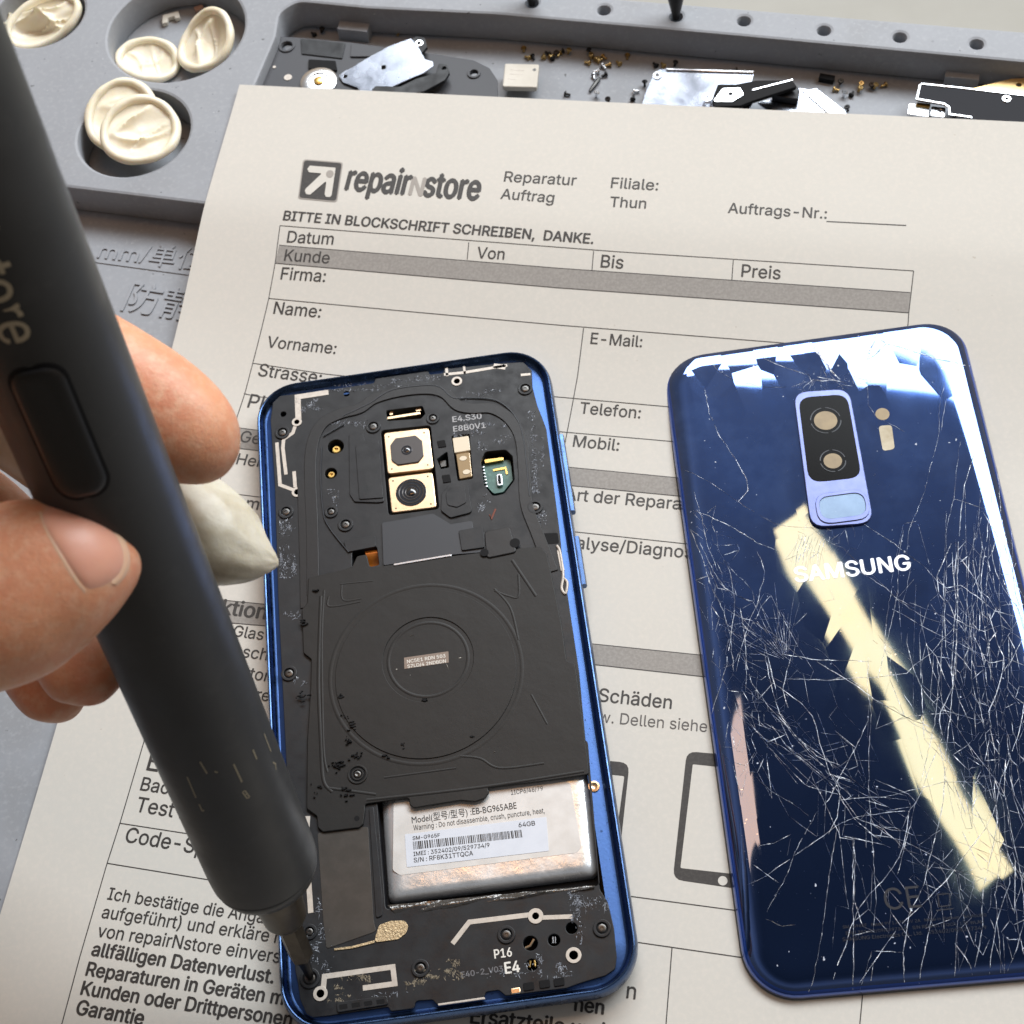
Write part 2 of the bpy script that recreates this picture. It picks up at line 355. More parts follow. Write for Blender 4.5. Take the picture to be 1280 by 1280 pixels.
def glass_mat():
    m = bpy.data.materials.new('cracked_blue_glass'); m.use_nodes = True; t = m.node_tree; b = t.nodes['Principled BSDF']; L = t.links.new; N = t.nodes.new
    b.inputs['Metallic'].default_value = .93; b.inputs['Coat Weight'].default_value = 1; b.inputs['Coat Roughness'].default_value = .015
    b.inputs['Roughness'].default_value = .07
    co = N('ShaderNodeTexCoord').outputs['Object']
    n = N('ShaderNodeTexNoise'); n.inputs['Scale'].default_value = 60; n.inputs['Detail'].default_value = 6; L(co, n.inputs['Vector'])
    q = N('ShaderNodeMix'); q.data_type = 'RGBA'; q.inputs[6].default_value = (.036, .085, .26, 1); q.inputs[7].default_value = (.055, .115, .32, 1)
    L(n.outputs['Fac'], q.inputs[0])
    # dust and fine scratches on the glass
    d = N('ShaderNodeTexNoise'); d.inputs['Scale'].default_value = 760; d.inputs['Detail'].default_value = 1; L(co, d.inputs['Vector'])
    r = N('ShaderNodeMapRange'); r.inputs[1].default_value = .765; r.inputs[2].default_value = .80; L(d.outputs['Fac'], r.inputs[0])
    q2 = N('ShaderNodeMix'); q2.data_type = 'RGBA'; L(r.outputs[0], q2.inputs[0]); L(q.outputs[2], q2.inputs[6]); q2.inputs[7].default_value = (.6, .64, .72, 1)
    hz = N('ShaderNodeTexNoise'); hz.inputs['Scale'].default_value = 75; hz.inputs['Detail'].default_value = 8; hz.inputs['Roughness'].default_value = .68; L(co, hz.inputs['Vector'])
    hr = N('ShaderNodeMapRange'); hr.inputs[1].default_value = .46; hr.inputs[2].default_value = .78; hr.inputs[3].default_value = 0; hr.inputs[4].default_value = .30; L(hz.outputs['Fac'], hr.inputs[0])   # smudge haze, also painting in uneven reflections
    hy = N('ShaderNodeMapRange'); hy.inputs[1].default_value = -.02; hy.inputs[2].default_value = .06; L(N('ShaderNodeSeparateXYZ').outputs['Y'], hy.inputs[0]); L(co, hy.inputs[0].links[0].from_node.inputs[0])   # kept to the upper end so the lower glass stays dark
    hm = N('ShaderNodeMath'); hm.operation = 'MULTIPLY'; L(hr.outputs[0], hm.inputs[0]); L(hy.outputs[0], hm.inputs[1]); hr = hm
    q3 = N('ShaderNodeMix'); q3.data_type = 'RGBA'; L(hr.outputs[0], q3.inputs[0]); L(q2.outputs[2], q3.inputs[6]); q3.inputs[7].default_value = (.12, .20, .42, 1); q2 = q3
    L(q2.outputs[2], b.inputs['Base Color'])
    inv = N('ShaderNodeMath'); inv.operation = 'MULTIPLY_ADD'; inv.inputs[1].default_value = -.9; inv.inputs[2].default_value = .93; L(r.outputs[0], inv.inputs[0]); sb = N('ShaderNodeMath'); sb.operation = 'MULTIPLY_ADD'; sb.inputs[1].default_value = -.8; L(hr.outputs[0], sb.inputs[0]); L(inv.outputs[0], sb.inputs[2]); L(sb.outputs[0], b.inputs['Metallic'])
    rr = N('ShaderNodeMapRange'); rr.inputs[1].default_value = .35; rr.inputs[2].default_value = .75; rr.inputs[3].default_value = .018; rr.inputs[4].default_value = .05; L(n.outputs['Fac'], rr.inputs[0]); L(rr.outputs[0], b.inputs['Roughness'])
    # every shard leans a little its own way
    sx = N('ShaderNodeSeparateXYZ'); L(co, sx.inputs[0])
    mp = N('ShaderNodeMapping'); mp.inputs['Scale'].default_value = (170, 70, 1); mp.inputs['Rotation'].default_value = (0, 0, .25); L(co, mp.inputs[0])
    v = N('ShaderNodeTexVoronoi'); v.inputs['Scale'].default_value = 1; v.inputs['Randomness'].default_value = 1; L(mp.outputs[0], v.inputs['Vector'])
    sub = N('ShaderNodeVectorMath'); sub.operation = 'SUBTRACT'; sub.inputs[1].default_value = (.5, .5, .5); L(v.outputs['Color'], sub.inputs[0])
    mk = N('ShaderNodeMapRange'); mk.inputs[1].default_value = .045; mk.inputs[2].default_value = .005; mk.inputs[3].default_value = .001; mk.inputs[4].default_value = .0075; L(sx.outputs['Y'], mk.inputs[0])
    m2 = N('ShaderNodeMapRange'); m2.inputs[1].default_value = .052; m2.inputs[2].default_value = .07; m2.inputs[3].default_value = 0; m2.inputs[4].default_value = .035; L(sx.outputs['Y'], m2.inputs[0])
    m3 = N('ShaderNodeMath'); m3.operation = 'ADD'; L(mk.outputs[0], m3.inputs[0]); L(m2.outputs[0], m3.inputs[1])
    sc = N('ShaderNodeVectorMath'); sc.operation = 'SCALE'; L(sub.outputs[0], sc.inputs[0]); L(m3.outputs[0], sc.inputs['Scale'])
    wv = N('ShaderNodeTexNoise'); wv.inputs['Scale'].default_value = 45; wv.inputs['Detail'].default_value = 1; L(co, wv.inputs['Vector'])
    bp = N('ShaderNodeBump'); bp.inputs['Strength'].default_value = .2; bp.inputs['Distance'].default_value = .0002; L(wv.outputs['Fac'], bp.inputs['Height'])
    ad = N('ShaderNodeVectorMath'); ad.operation = 'ADD'; L(bp.outputs[0], ad.inputs[0]); L(sc.outputs[0], ad.inputs[1])
    nm = N('ShaderNodeVectorMath'); nm.operation = 'NORMALIZE'; L(ad.outputs[0], nm.inputs[0])
    L(nm.outputs[0], b.inputs['Normal']); L(nm.outputs[0], b.inputs['Coat Normal'])
    return m
M['glass'] = glass_mat()
M['crack'] = mat('glinting_crack', (.46, .50, .58), .3, .5, noise=[(240, .46, .64, (.06, .075, .115)), (1500, .52, .63, (.85, .86, .88))], bump=(2500, 1.0, .25))
M['crackdark'] = mat('dark_crack', (.02, .024, .035), .3, .2, noise=(900, .5, .65, (.25, .27, .33)))

# =================================================================== SETTING
tb = MB(); tb.add([(-2500, -2500, -3), (2500, -2500, -3), (2500, 2500, -3), (-2500, 2500, -3)], [(0, 1, 2, 3)])
tag(tb.build('table_top', M['table'], smooth=0), kind='structure')

# =================================================================== SILICONE MAT with its raised trays
HT = 10.0
RA = math.radians(-19.2)
rx, ry = Vector((math.cos(RA), math.sin(RA))), Vector((-math.sin(RA), math.cos(RA)))
mat_root = empty('repair_mat', (0, 0, -3))
tag(mat_root, 'grey silicone repair mat with round pockets and a long parts tray along its back edge', 'work mat')
cor = W(640, 0, HT).xy
back0 = W(860, 5, HT).xy; 
front0, front1 = W(85, 234, HT).xy, W(259, 255, HT).xy
fd = (front1 - front0).normalized()
def along(p, d, t): return Vector((p[0] + d.x * t, p[1] + d.y * t))
bd = (W(1280, 41, HT).xy - W(960, 15, HT).xy).normalized()
base = MB()
bb0, bb1 = along(back0, bd, -420), along(back0, bd, 420)
f_far = [along(bb1, Vector((-.3, -.95)), 520), along(bb0, Vector((-.3, -.95)), 520)]
base.prism([bb0, bb1, *f_far], [], -3, 0, .6)
base.build('mat_sheet', M['mat'], mat_root)
rack = MB()
A0, A1 = along(front0, fd, -140), along(front1, Vector((math.cos(math.radians(-13.2)), math.sin(math.radians(-13.2)))), 260)
tray_px = [(345, 45), (350, 15), (372, 1.5), (460, 10), (620, 17.5), (920, 44), (1280, 77.5)]
tp = [W(x, y, HT).xy for x, y in tray_px]
td = (tp[-1] - tp[-2]).normalized()
tp.append(along(tp[-1], td, 90))
tn = Vector((td.y, -td.x))
depth_tray = 33
far = along(tp[-1], tn, depth_tray); near = along(W(328, 80, HT).xy, tn, 17)
trayo = [W(338, 62, HT).xy, *tp, far, near]
trayo = fil(trayo, [2, 5, 5, 5, 0, 0, 0, 0, 8, 8, 8])
def pocket(pxs):
    P = [W(x, y, HT).xy for x, y in pxs]
    # circle through three points
    ax, ay = P[0]; bx, by = P[1]; cx, cy = P[2]
    d = 2 * (ax * (by - cy) + bx * (cy - ay) + cx * (ay - by))
    ux = ((ax * ax + ay * ay) * (by - cy) + (bx * bx + by * by) * (cy - ay) + (cx * cx + cy * cy) * (ay - by)) / d
    uy = ((ax * ax + ay * ay) * (cx - bx) + (bx * bx + by * by) * (ax - cx) + (cx * cx + cy * cy) * (bx - ax)) / d
    c = Vector((ux, uy)); return c, (c - P[0]).length
pk1 = pocket([(105, 12), (25, 58), (92, 36)]); pk2 = pocket([(135, 50), (190, 101), (304, 15)]); pk3 = pocket([(100, 162), (155, 220), (237, 150)])
if pk1[1] > 22: pk1 = (W(30, 5, HT).xy, 18)
hol_px = [(665, 3), (755, 12), (845, 20), (930, 25.5), (1030, 37.5), (1125, 46), (1221, 54.5)]
hols = [circ(W(x, y, HT).xy, 1.75, 18) for x, y in hol_px]
rack.prism([A0, front1, A1, along(bb1, Vector((0, -1)), 0), bb0], [circ(p[0], p[1], 56) for p in (pk1, pk2, pk3)] + [trayo] + hols, .05, HT, .9)
rack.build('tray_block', M['mat'], mat_root)
for (x, y) in hol_px:
    c = W(x, y, HT); h = MB(); h.prism(circ((c.x, c.y), 1.74, 16), [], 1.0, 4.0); h.build('bit_hole', M['blackdeep'], mat_root)
tx = MB()
ptext(tx, "mm/单位", (121, 322), (252, 337), .15, extr=.22)
ptext(tx, "防静电", (152, 385), (290, 408), .15, extr=.28)
o = tx.build('raised_lettering', M['mat'], mat_root)
rl = MB(); a, b = W(100, 325, 0), W(262, 347, 0)
rl.prism(stroke([(a.x, a.y), (b.x, b.y)], .35), [], .0, .25); rl.build('raised_rule', M['mat'], mat_root)
# tray bumps
for x, y in ((445, 40), (1200, 100)):
    c = W(x, y + 6, 0); t = MB(); t.box((c.x, c.y, .05), 9, 3.5, 4.2, RA); t.build('tray_rib', M['mat'], mat_root)

# =================================================================== PAPER FORM
PTH, PTX, PTY = -0.2713, -36.53, 177.58
pc, ps = math.cos(PTH), math.sin(PTH)
VZ = [-20, 0, 10, 20, 30, 40, 48, 56, 64, 72, 82, 94, 112]; ZZ = [15.2, 13.4, 12.6, 11.9, 11.2, 10.3, 8.9, 7.2, 5.5, 3.9, 2.3, .95, .4]
def zpap(u, v):
    for i in range(len(VZ) - 1):
        if v <= VZ[i + 1] or i == len(VZ) - 2:
            t = min(1.0, (v - VZ[i]) / (VZ[i + 1] - VZ[i]))
            d = lambda k: (ZZ[min(k + 1, len(ZZ) - 1)] - ZZ[max(k - 1, 0)]) / (VZ[min(k + 1, len(VZ) - 1)] - VZ[max(k - 1, 0)])
            h = VZ[i + 1] - VZ[i]
            z = (2 * t ** 3 - 3 * t * t + 1) * ZZ[i] + (t ** 3 - 2 * t * t + t) * h * d(i) + (-2 * t ** 3 + 3 * t * t) * ZZ[i + 1] + (t ** 3 - t * t) * h * d(i + 1)
            break
    z += (u - 105) / 105 * 1.3 * max(0, 1 - v / 45)
    return z + 2.6 * max(0, min(1.2, (75 - u) / 75)) ** 2 * math.exp(-((v - 140) / 55) ** 2)
def PP(u, v, dz=0.0): return Vector((PTX + pc * u + ps * v, PTY + ps * u - pc * v, zpap(u, v) + dz))
def UV(px, py):
    z = 3.0
    for _ in range(14):
        X = W(px, py, z); u = (X.x - PTX) * pc + (X.y - PTY) * ps; v = (X.x - PTX) * ps - (X.y - PTY) * pc
        z = .5 * z + .5 * zpap(u, v)
    return Vector((u, v))
form = MB(); nu, nv = 70, 130
g = []
for j in range(nv + 1):
    for i in range(nu + 1):
        g.append(PP(224 * i / nu, 297 * j / nv))
ff = [(j * (nu + 1) + i, (j + 1) * (nu + 1) + i, (j + 1) * (nu + 1) + i + 1, j * (nu + 1) + i + 1) for j in range(nv) for i in range(nu)]
form.add(g, ff)
paper = form.build('repair_form', M['paper'], base=PP(105, 150), smooth=60)
tag(paper, 'white printed repair order form in German lying under both halves of the phone', 'paper form')
def ribbon(mb, a, b, wd, m=0, dz=.05):
    a, b = Vector(a), Vector(b); n = max(1, int((b - a).length / 3)); t = (b - a).normalized(); q = Vector((-t.y, t.x)) * wd / 2
    v = []
    for k in range(n + 1):
        p = a.lerp(b, k / n); v += [PP(*(p + q), dz), PP(*(p - q), dz)]
    mb.add(v, [(2 * k, 2 * k + 1, 2 * k + 3, 2 * k + 2) for k in range(n)], m)
def pline(mb, pts, wd=.22, m=0):
    uv = [UV(*p) for p in pts]
    for a, b in zip(uv, uv[1:]): ribbon(mb, a, b, wd, m)
def pq(mb, top, bot, m=0, dz=.04):
    """filled band between two picture lines (lists of equal length)"""
    for i in range(len(top) - 1):
        a, b, c, d = UV(*top[i]), UV(*top[i + 1]), UV(*bot[i + 1]), UV(*bot[i]); n = max(2, int((b - a).length / 3)); k = 4; v = []
        for y in range(k + 1):
            for x in range(n + 1):
                p = a.lerp(b, x / n).lerp(d.lerp(c, x / n), y / k); v.append(PP(p.x, p.y, dz))
        mb.add(v, [(y * (n + 1) + x, (y + 1) * (n + 1) + x, (y + 1) * (n + 1) + x + 1, y * (n + 1) + x + 1) for y in range(k) for x in range(n)], m)
def pt(mb, body, a, b, hf=1.06, bold=0.0, m=0, spacing=1.0):
    A, B = UV(*a), UV(*b); d = B - A; n = Vector((d.y, -d.x)) * hf
    v, f = text_mesh(body, bold, 0, 0, spacing)
    mb.add([PP(A.x + d.x * x + n.x * y, A.y + d.y * x + n.y * y, .075 + k) for x, y, k in v], f, m)
bands = MB()
pq(bands, [(349, 306.5), (700, 335.4), (1138, 365.8)], [(344, 329), (700, 360), (1136, 391)])
pq(bands, [(292, 534), (500, 559), (711, 584), (845, 597), (1000, 614)], [(287, 559), (500, 584), (714, 607), (848, 620), (1000, 637)])
pq(bands, [(240, 745), (278, 750), (328, 755), (742, 805), (878, 819), (1050, 838)], [(236, 772), (274, 777.5), (328, 782), (745, 831), (881, 846), (1050, 865)])
bands.build('grey_band', M['band'], paper)
ln = MB()
pline(ln, [(350, 282), (470, 291.5), (770, 314.5), (1142, 338.6)])
pline(ln, [(349, 306.5), (700, 335.4), (1138, 365.8)]); pline(ln, [(344, 329), (700, 360), (1136, 391)])
pline(ln, [(336, 373), (700, 406.5), (958, 427), (1130, 441)])
pline(ln, [(316, 454), (407.5, 467.6), (695, 496), (831, 508), (1100, 532)])
pline(ln, [(305, 492), (321, 495.5), (701, 539.7), (820, 550), (1090, 575)])
for r in ([(292, 534), (500, 559), (711, 584), (845, 597)], [(287, 559), (500, 584), (714, 607), (848, 620)], [(240, 745), (278, 750), (328, 755), (742, 805), (878, 819)],
          [(236, 772), (274, 777.5), (328, 782), (745, 831), (881, 846)], [(270, 614), (298, 618), (322, 621), (721, 665), (860, 680)],
          [(150, 1029), (237.5, 1042.5), (793, 1121), (920, 1138)], [(134, 1079), (261, 1099.7), (798, 1178), (926, 1196.6), (1078, 1218)]): pline(ln, r)
pline(ln, [(350, 282), (344, 329), (336, 373), (316, 454), (306, 492), (292, 534), (275, 600), (240, 720), (180, 927), (150, 1029), (134, 1079), (100, 1195.6), (72, 1300)])
pline(ln, [(1142, 338.6), (1136, 391), (1135, 405), (1128, 450)])
pline(ln, [(729.5, 410), (722, 470), (705, 560)])
pline(ln, [(840, 1185), (831, 1300)]); pline(ln, [(1078, 1218), (1078, 1246), (1073, 1300)])
pline(ln, [(586, 303), (584, 324.5)]); pline(ln, [(742, 313.7), (740, 337.5)]); pline(ln, [(916.6, 325), (914.8, 350)])
pline(ln, [(1033, 276.8), (1132.7, 281.8)], .3)
ln.build('table_rule', M['ink'], paper)
TXT = (("Reparatur", (629.8, 226.8), (719.6, 231.8)), ("Auftrag", (625.5, 248.3), (691.6, 253.4)), ("Datum", (358.5, 303), (416, 305.8)),
                ("Von", (595.7, 322.5), (629.8, 324.5)), ("Kunde", (355, 326), (411, 329.5)), ("Firma:", (350.6, 349), (406, 352.5)), ("Name:", (341.6, 392), (400, 397)),
                ("Vorname:", (333, 434), (419, 442.4)), ("Strasse:", (322, 469.6), (400, 479.6)), ("PLZ:", (309, 509), (356, 516)), ("Bis", (750.7, 334), (778.4, 335.8)),
                ("Preis", (926.6, 345.8), (975, 349)), ("Filiale:", (763.4, 234.8), (822, 238)), ("Thun", (762, 258.4), (807, 260.6)), ("Auftrags-Nr.:", (909.8, 266), (1033, 273.3)),
                ("E-Mail:", (738, 429.6), (802, 434)), ("Telefon:", (724.5, 516.5), (800, 523)), ("Mobil:", (716, 558), (773, 563.5)), ("Gerät", (299, 552), (350, 559)),
                ("Hersteller:", (295, 580), (388, 592)), ("Problem", (243, 628.5), (322, 637.5)), ("Art der Repara", (706, 624.5), (850, 636.8)),
                ("Fehleranalyse/Diagnose", (632, 678), (878, 699)), ("Schäden", (748, 876.4), (839, 886)), ("Glas", (290.6, 795), (328, 800)), ("Besch", (279, 818), (333, 825.4)),
                ("Button", (282, 844), (338, 852.5)), ("Andere", (273, 866.5), (335, 876.8)), ("E", (183, 962.5), (197, 964.5)), ("Back", (175, 987.5), (222, 994.5)),
                ("Test Foto", (169, 1014), (270, 1030)), ("Code-Sperre", (155.6, 1052), (300, 1076)), ("Ich bestätige die Angaben", (134, 1124), (362, 1159)),
                ("aufgeführt) und erkläre mich", (126.6, 1147), (384, 1184)), ("von repairNstore einverstan", (121, 1170.6), (378, 1208)), ("n", (783, 1247.5), (794, 1249)))
HEAD = ('Reparatur', 'Auftrag', 'Filiale:', 'Thun', 'Auftrags-Nr.:')
def block(t):
    return 'heading_text' if t[0] in HEAD else 'terms_text' if t[1][1] > 1100 else 'damage_text' if t[1][1] > 740 else 'field_text'
for t in TXT:
    tx = MB(); pt(tx, *t, bold=.008); tx.build(block(t), M['ink'], paper)
tx = MB(); pt(tx, "bzw. Dellen siehe", (727, 900.6), (883.5, 915), bold=.0)
tx.build('small_grey_text', M['inkgrey'], paper)
tx = MB()
pt(tx, "BITTE IN BLOCKSCHRIFT SCHREIBEN,  DANKE.", (353.8, 275), (741, 304.7), bold=.022)
tx.build('heading_text', M['ink'], paper)
tx = MB()
for s, a, b in (("Funktion", (232, 762), (331, 774)), ("allfälligen Datenverlust.", (114, 1194), (340.6, 1229)), ("Reparaturen in Geräten mit", (107, 1219), (366, 1258)), ("Kunden oder Drittpersonen", (100.6, 1243), (363, 1283)),
                ("Garantie", (94.4, 1267.5), (177.5, 1281.5)), ("nen", (718, 1263.5), (754, 1268)), ("Ersatzteile und", (588, 1279), (754, 1298))):
    tx = MB(); pt(tx, s, a, b, bold=.024); tx.build('bold_text', M['ink'], paper)
# logo: dark rounded square with an arrow, then the shop lettering
lg = MB()
def logo_q(x, y):  # 0..1 square -> sheet coordinates
    a, b, c, d = UV(379, 199), UV(429, 203), UV(421.5, 253), UV(372.5, 248.5)
    return a.lerp(b, x).lerp(d.lerp(c, x), y)
def logo_poly(pts, m, dz, r=0.0):
    P = fil([logo_q(*p) for p in pts], r); lg.add([PP(p.x, p.y, dz) for p in P], [tuple(range(len(P)))[::-1]], m)
logo_poly([(0, 0), (1, 0), (1, 1), (0, 1)], 1, .08, 1.0)
logo_poly([(.03, .03), (.97, .03), (.97, .97), (.03, .97)], 0, .13, .9)
logo_poly([(.19, .16), (.84, .16), (.84, .85), (.80, .90), (.70, .90), (.66, .84), (.66, .50), (.30, .88), (.20, .88), (.15, .80), (.17, .74), (.52, .33), (.19, .33), (.14, .25)], 2, .22, .35)
P = [logo_q(.72 + .095 * math.cos(t), .33 + .095 * math.sin(t)) for t in [k * .3927 for k in range(16)]]
lg.add([PP(p.x, p.y, .27) for p in P], [tuple(range(16))[::-1]], 1)
pt(lg, "repair", (431.5, 237), (509.5, 243.5), hf=1.7, bold=.036, m=0); pt(lg, "N", (511, 243.3), (527, 244.8), hf=1.3, bold=.03, m=1); pt(lg, "store", (528.5, 245), (597.5, 250), hf=1.68, bold=.036, m=0)
lg.build('logo', [M['ink'], M['logogrey'], M['paper']], paper)
ic = MB()
def icon(outer, inner, dot=None):
    O, I = fil([UV(*p) for p in outer], 2.2, 4), fil([UV(*p) for p in inner], .3, 4); n = len(O)
    z = .05
    ic.add([PP(p.x, p.y, z) for p in O + I], [(i, (i + 1) % n, n + (i + 1) % n, n + i)[::-1] for i in range(n)], 0)
    if dot:
        c = UV(*dot); ic.add([PP(c.x + 1.0 * math.cos(k * .3927), c.y + 1.0 * math.sin(k * .3927), .09) for k in range(16)], [tuple(range(16))], 1)
icon([(858.5, 939), (948, 947), (930, 1112), (841, 1099)], [(866, 955), (938, 963), (922, 1093), (850.5, 1085)], (903.4, 1101))
icon([(697, 945), (787, 953.5), (769, 1119), (681, 1106)], [(705, 962), (780.5, 970), (763, 1100), (689, 1091)])
ic.build('phone_pictogram', [M['ink'], M['paper']], paper)

# =================================================================== FINGER COTS in the pockets
def finger_cot(px, py, z, rx_mm, ry_mm, rot, tilt, label, seed, fold=1.0, floor_clear=True):
    rnd = random.Random(seed); c = W(px, py, z)
    root = empty('finger_cot', c); tag(root, label, 'finger cot', 'rolled latex finger cots in the mat pockets')
    Mx = Matrix.Translation(c) @ Matrix.Rotation(tilt[0], 4, 'X') @ Matrix.Rotation(tilt[1], 4, 'Y') @ Matrix.Rotation(rot, 4, 'Z')
    ph = [rnd.uniform(0, 6.28) for _ in range(8)]
    def edge(t, k=1.0):
        wob = 1 + .035 * math.sin(2 * t + ph[0]) + .02 * math.sin(3 * t + ph[1])
        return Vector((rx_mm * k * wob * math.cos(t), ry_mm * k * wob * math.sin(t), .5 * math.sin(2 * t + ph[2])))
    n = 72; tr = 1.2
    mb = MB(); pts = [Mx @ edge(2 * math.pi * i / n) for i in range(n)]
    upv = (Mx.to_3x3() @ Vector((0, 0, 1)))
    mb.tube(pts, [tr * (1 + .10 * math.sin(3 * 2 * math.pi * i / n + ph[3]) + .05 * math.sin(9 * 2 * math.pi * i / n + ph[4])) for i in range(n)], 14, closed=True, up=upv)
    mb.build('rolled_rim', M['latex'], root, smooth=80)
    mb = MB(); nr = 22; v = []; 
    fa = rnd.uniform(0, 3.14); fb = fa + rnd.uniform(.7, 1.2)
    for k in range(nr + 1):
        q = 1 - k / nr
        for i in range(n):
            t = 2 * math.pi * i / n; p = edge(t, q * .96)
            x, y = p.x / rx_mm, p.y / ry_mm
            s1 = x * math.cos(fa) + y * math.sin(fa); s2 = x * math.cos(fb) + y * math.sin(fb)
            env = (1 - q ** 2)
            h = -1.3 * env + fold * env * (2.6 * math.exp(-abs(s1 - .25 * math.sin(2.2 * s2 + ph[5])) / .13) - 1.9 * math.exp(-((s1 + .38 + .2 * math.sin(3 * s2)) / .28) ** 2)
                  + 1.9 * math.exp(-abs(s2 - .42 + .22 * math.sin(3 * s1 + ph[6])) / .09) + 1.2 * math.exp(-abs(s1 + s2 + .5 + .2 * math.sin(4 * s2)) / .07) + .5 * math.sin(7 * s1 + 4 * s2 + ph[7]) * q)
            v.append(Mx @ Vector((p.x, p.y, p.z * q + h)))
    mb.add(v, [(k * n + i, k * n + (i + 1) % n, (k + 1) * n + (i + 1) % n, (k + 1) * n + i) for k in range(nr) for i in range(n)])
    o = mb.build('membrane', M['latex'], root, smooth=80)
    return root
finger_cot(54, 26, 6.5, 11.0, 7.6, .3, (.25, -.1), 'large crumpled cream finger cot in the pocket at the mat corner', 3, 1.5)
finger_cot(10, 6, 5.0, 9.0, 8.0, .9, (.1, .1), 'cream finger cot partly under the crumpled one in the corner pocket', 11, .8)
finger_cot(185, 75, 2.8, 8.9, 7.0, -.35, (.05, .10), 'flat cream finger cot lying on the left of the middle pocket', 5, .45)
finger_cot(257, 51, 7.0, 8.6, 9.6, .45, (.15, -.45), 'upright leaning cream finger cot on the right of the middle pocket', 8, .75)
finger_cot(153, 145, 10.6, 9.2, 11.2, .15, (.16, .02), 'yellowish finger cot underneath in the lower pocket beside the screwdriver', 14, .3)
finger_cot(176, 163, 13.0, 9.6, 10.2, .1, (.16, .12), 'cream finger cot lying on top of another in the lower pocket', 21, 1.0)
c = W(214, 27, .05); t = MB()
t.prism(fil([(c.x + x, c.y + y) for x, y in ((-2.2, 1.6), (2.6, 2.4), (3.0, -.4), (1.6, -.6), (1.2, .6), (-.6, .2), (-.8, -1.6), (-2.4, -2.0))], .3), [], .1, 1.6, .2)
tag(t.build('plastic_clip', M['whiteplastic'], base=c), 'tiny white hook shaped plastic clip in the middle pocket', 'clip')
c = W(250, 14, .05); t = MB(); t.box((c.x, c.y, .1), 2.6, 1.8, 1.4, .3)
tag(t.build('plastic_scrap', mat('pinkish_plastic', (.45, .28, .22), .5), base=c), 'tiny pinkish scrap of plastic behind the upright finger cot', 'scrap')

# =================================================================== BITS standing in the rim holes
for (px, py, label, lean) in ((665, 3, 'black driver bit standing upright left of the other bit in the rim', (0, 0)), (845, 20, 'black tapered driver bit standing in the rim hole nearest the silver shield plate', (.0, .0))):
    b = W(px, py + 3, HT - 1); mb = MB()
    ax = Vector((lean[0], .10, 1))
    mb.lathe(b, ax, [(0, .95), (1.0, 1.05), (6.5, 2.2), (9, 2.6), (38, 2.7)], 24)
    tag(mb.build('driver_bit', M['bitblack'], base=b, smooth=50), label, 'driver bit', 'driver bits in the mat rim')

# =================================================================== SPARE PARTS in the long tray
def plate(name, px, z0, z1, m, label, cat, r=.6, holes=(), bev=.12, group=None, zt=None):
    P = FW(px, z1, r); root_b = Vector((sum(p.x for p in P) / len(P), sum(p.y for p in P) / len(P), z0))
    mb = MB(); mb.prism(P, holes, z0, z1, bev); o = mb.build(name, m, base=root_b)
    return tag(o, label, cat, group)
def ph(x, y, z, r): return circ(W(x, y, z).xy, r, 18)
Z = 6.2
bp = plate('phone_back_bracket', [(318, 105), (322, 82), (329, 72), (329, 60), (341, 45), (375, 47), (440, 53), (540, 67), (592, 75), (612, 85), (622, 100), (622, 140), (312, 125)], Z - 1.2, Z, M['plateblack'],
           'large dark grey plastic bracket plate with holes lying in the parts tray', 'bracket', 1.2, [ph(358.5, 58, Z, 1.5), ph(592.5, 92, Z, 1.15)])
for (x, y, r, mm) in ((358.5, 58, 2.4, 'plateblack'), (592.5, 92, 1.9, 'plateblack')):
    c = W(x, y, Z); mb = MB(); mb.prism(circ(c.xy, r, 24), [circ(c.xy, r - .7, 24)], Z, Z + .4, .1); mb.build('screw_boss', M[mm], bp)
mb = MB(); mb.prism(FW([(376, 49), (432, 55), (428, 74), (377, 68)], Z, .3), [], Z, Z + .35, .08); mb.build('raised_panel', M['black'], bp)
mb = MB(); mb.prism(FW([(440, 55), (500, 64), (500, 72), (438, 72)], Z, .3), [], Z, Z + .5, .08); mb.build('raised_panel', M['plateblack'], bp)
mb = MB(); mb.prism(circ(W(360, 97, Z).xy, 1.15, 20), [], Z, Z + .2, .05); mb.prism(circ(W(343, 84, Z).xy, .5, 12), [], Z, Z + .2, .05); mb.build('metal_contact', M['trace'], bp)
mb = MB(); mb.prism(FW([(386, 76), (420, 78), (422, 90), (386, 88)], Z, .4), [], Z, Z + .7, .1); mb.build('foam_pad', M['blackdeep'], bp)
c = W(399, 104, Z); mb = MB(); mb.lathe((c.x, c.y, Z), (0, 0, 1), [(0, 5.2), (.9, 5.2), (1.1, 4.9), (1.1, 3.0), (.8, 2.8)], 40)
sp_ = tag(mb.build('earpiece_speaker', M['steel'], base=c), 'round grey metal speaker with a gold centre on the dark bracket plate', 'speaker')
mb = MB(); mb.lathe((c.x, c.y, Z + .8), (0, 0, 1), [(0, 1.35), (.45, 1.35), (.55, 1.1)], 24); mb.build('gold_contact', M['brass'], sp_)
plate('shield_plate', [(422.5, 91), (430, 86), (440, 82), (462, 71), (487, 60), (515, 52), (524, 62), (532, 77), (542, 80), (542, 86), (530, 93), (517, 97), (490, 107), (470, 119), (452, 119), (446, 106), (428, 99)], 7.6, 8.0, M['shield'],
      'bright silver shield plate with one hole lying across the dark bracket plate', 'shield plate', .5, [ph(479.5, 84, 8, .75), ph(431, 92, 8, .6)], .06, 'loose metal shield plates')
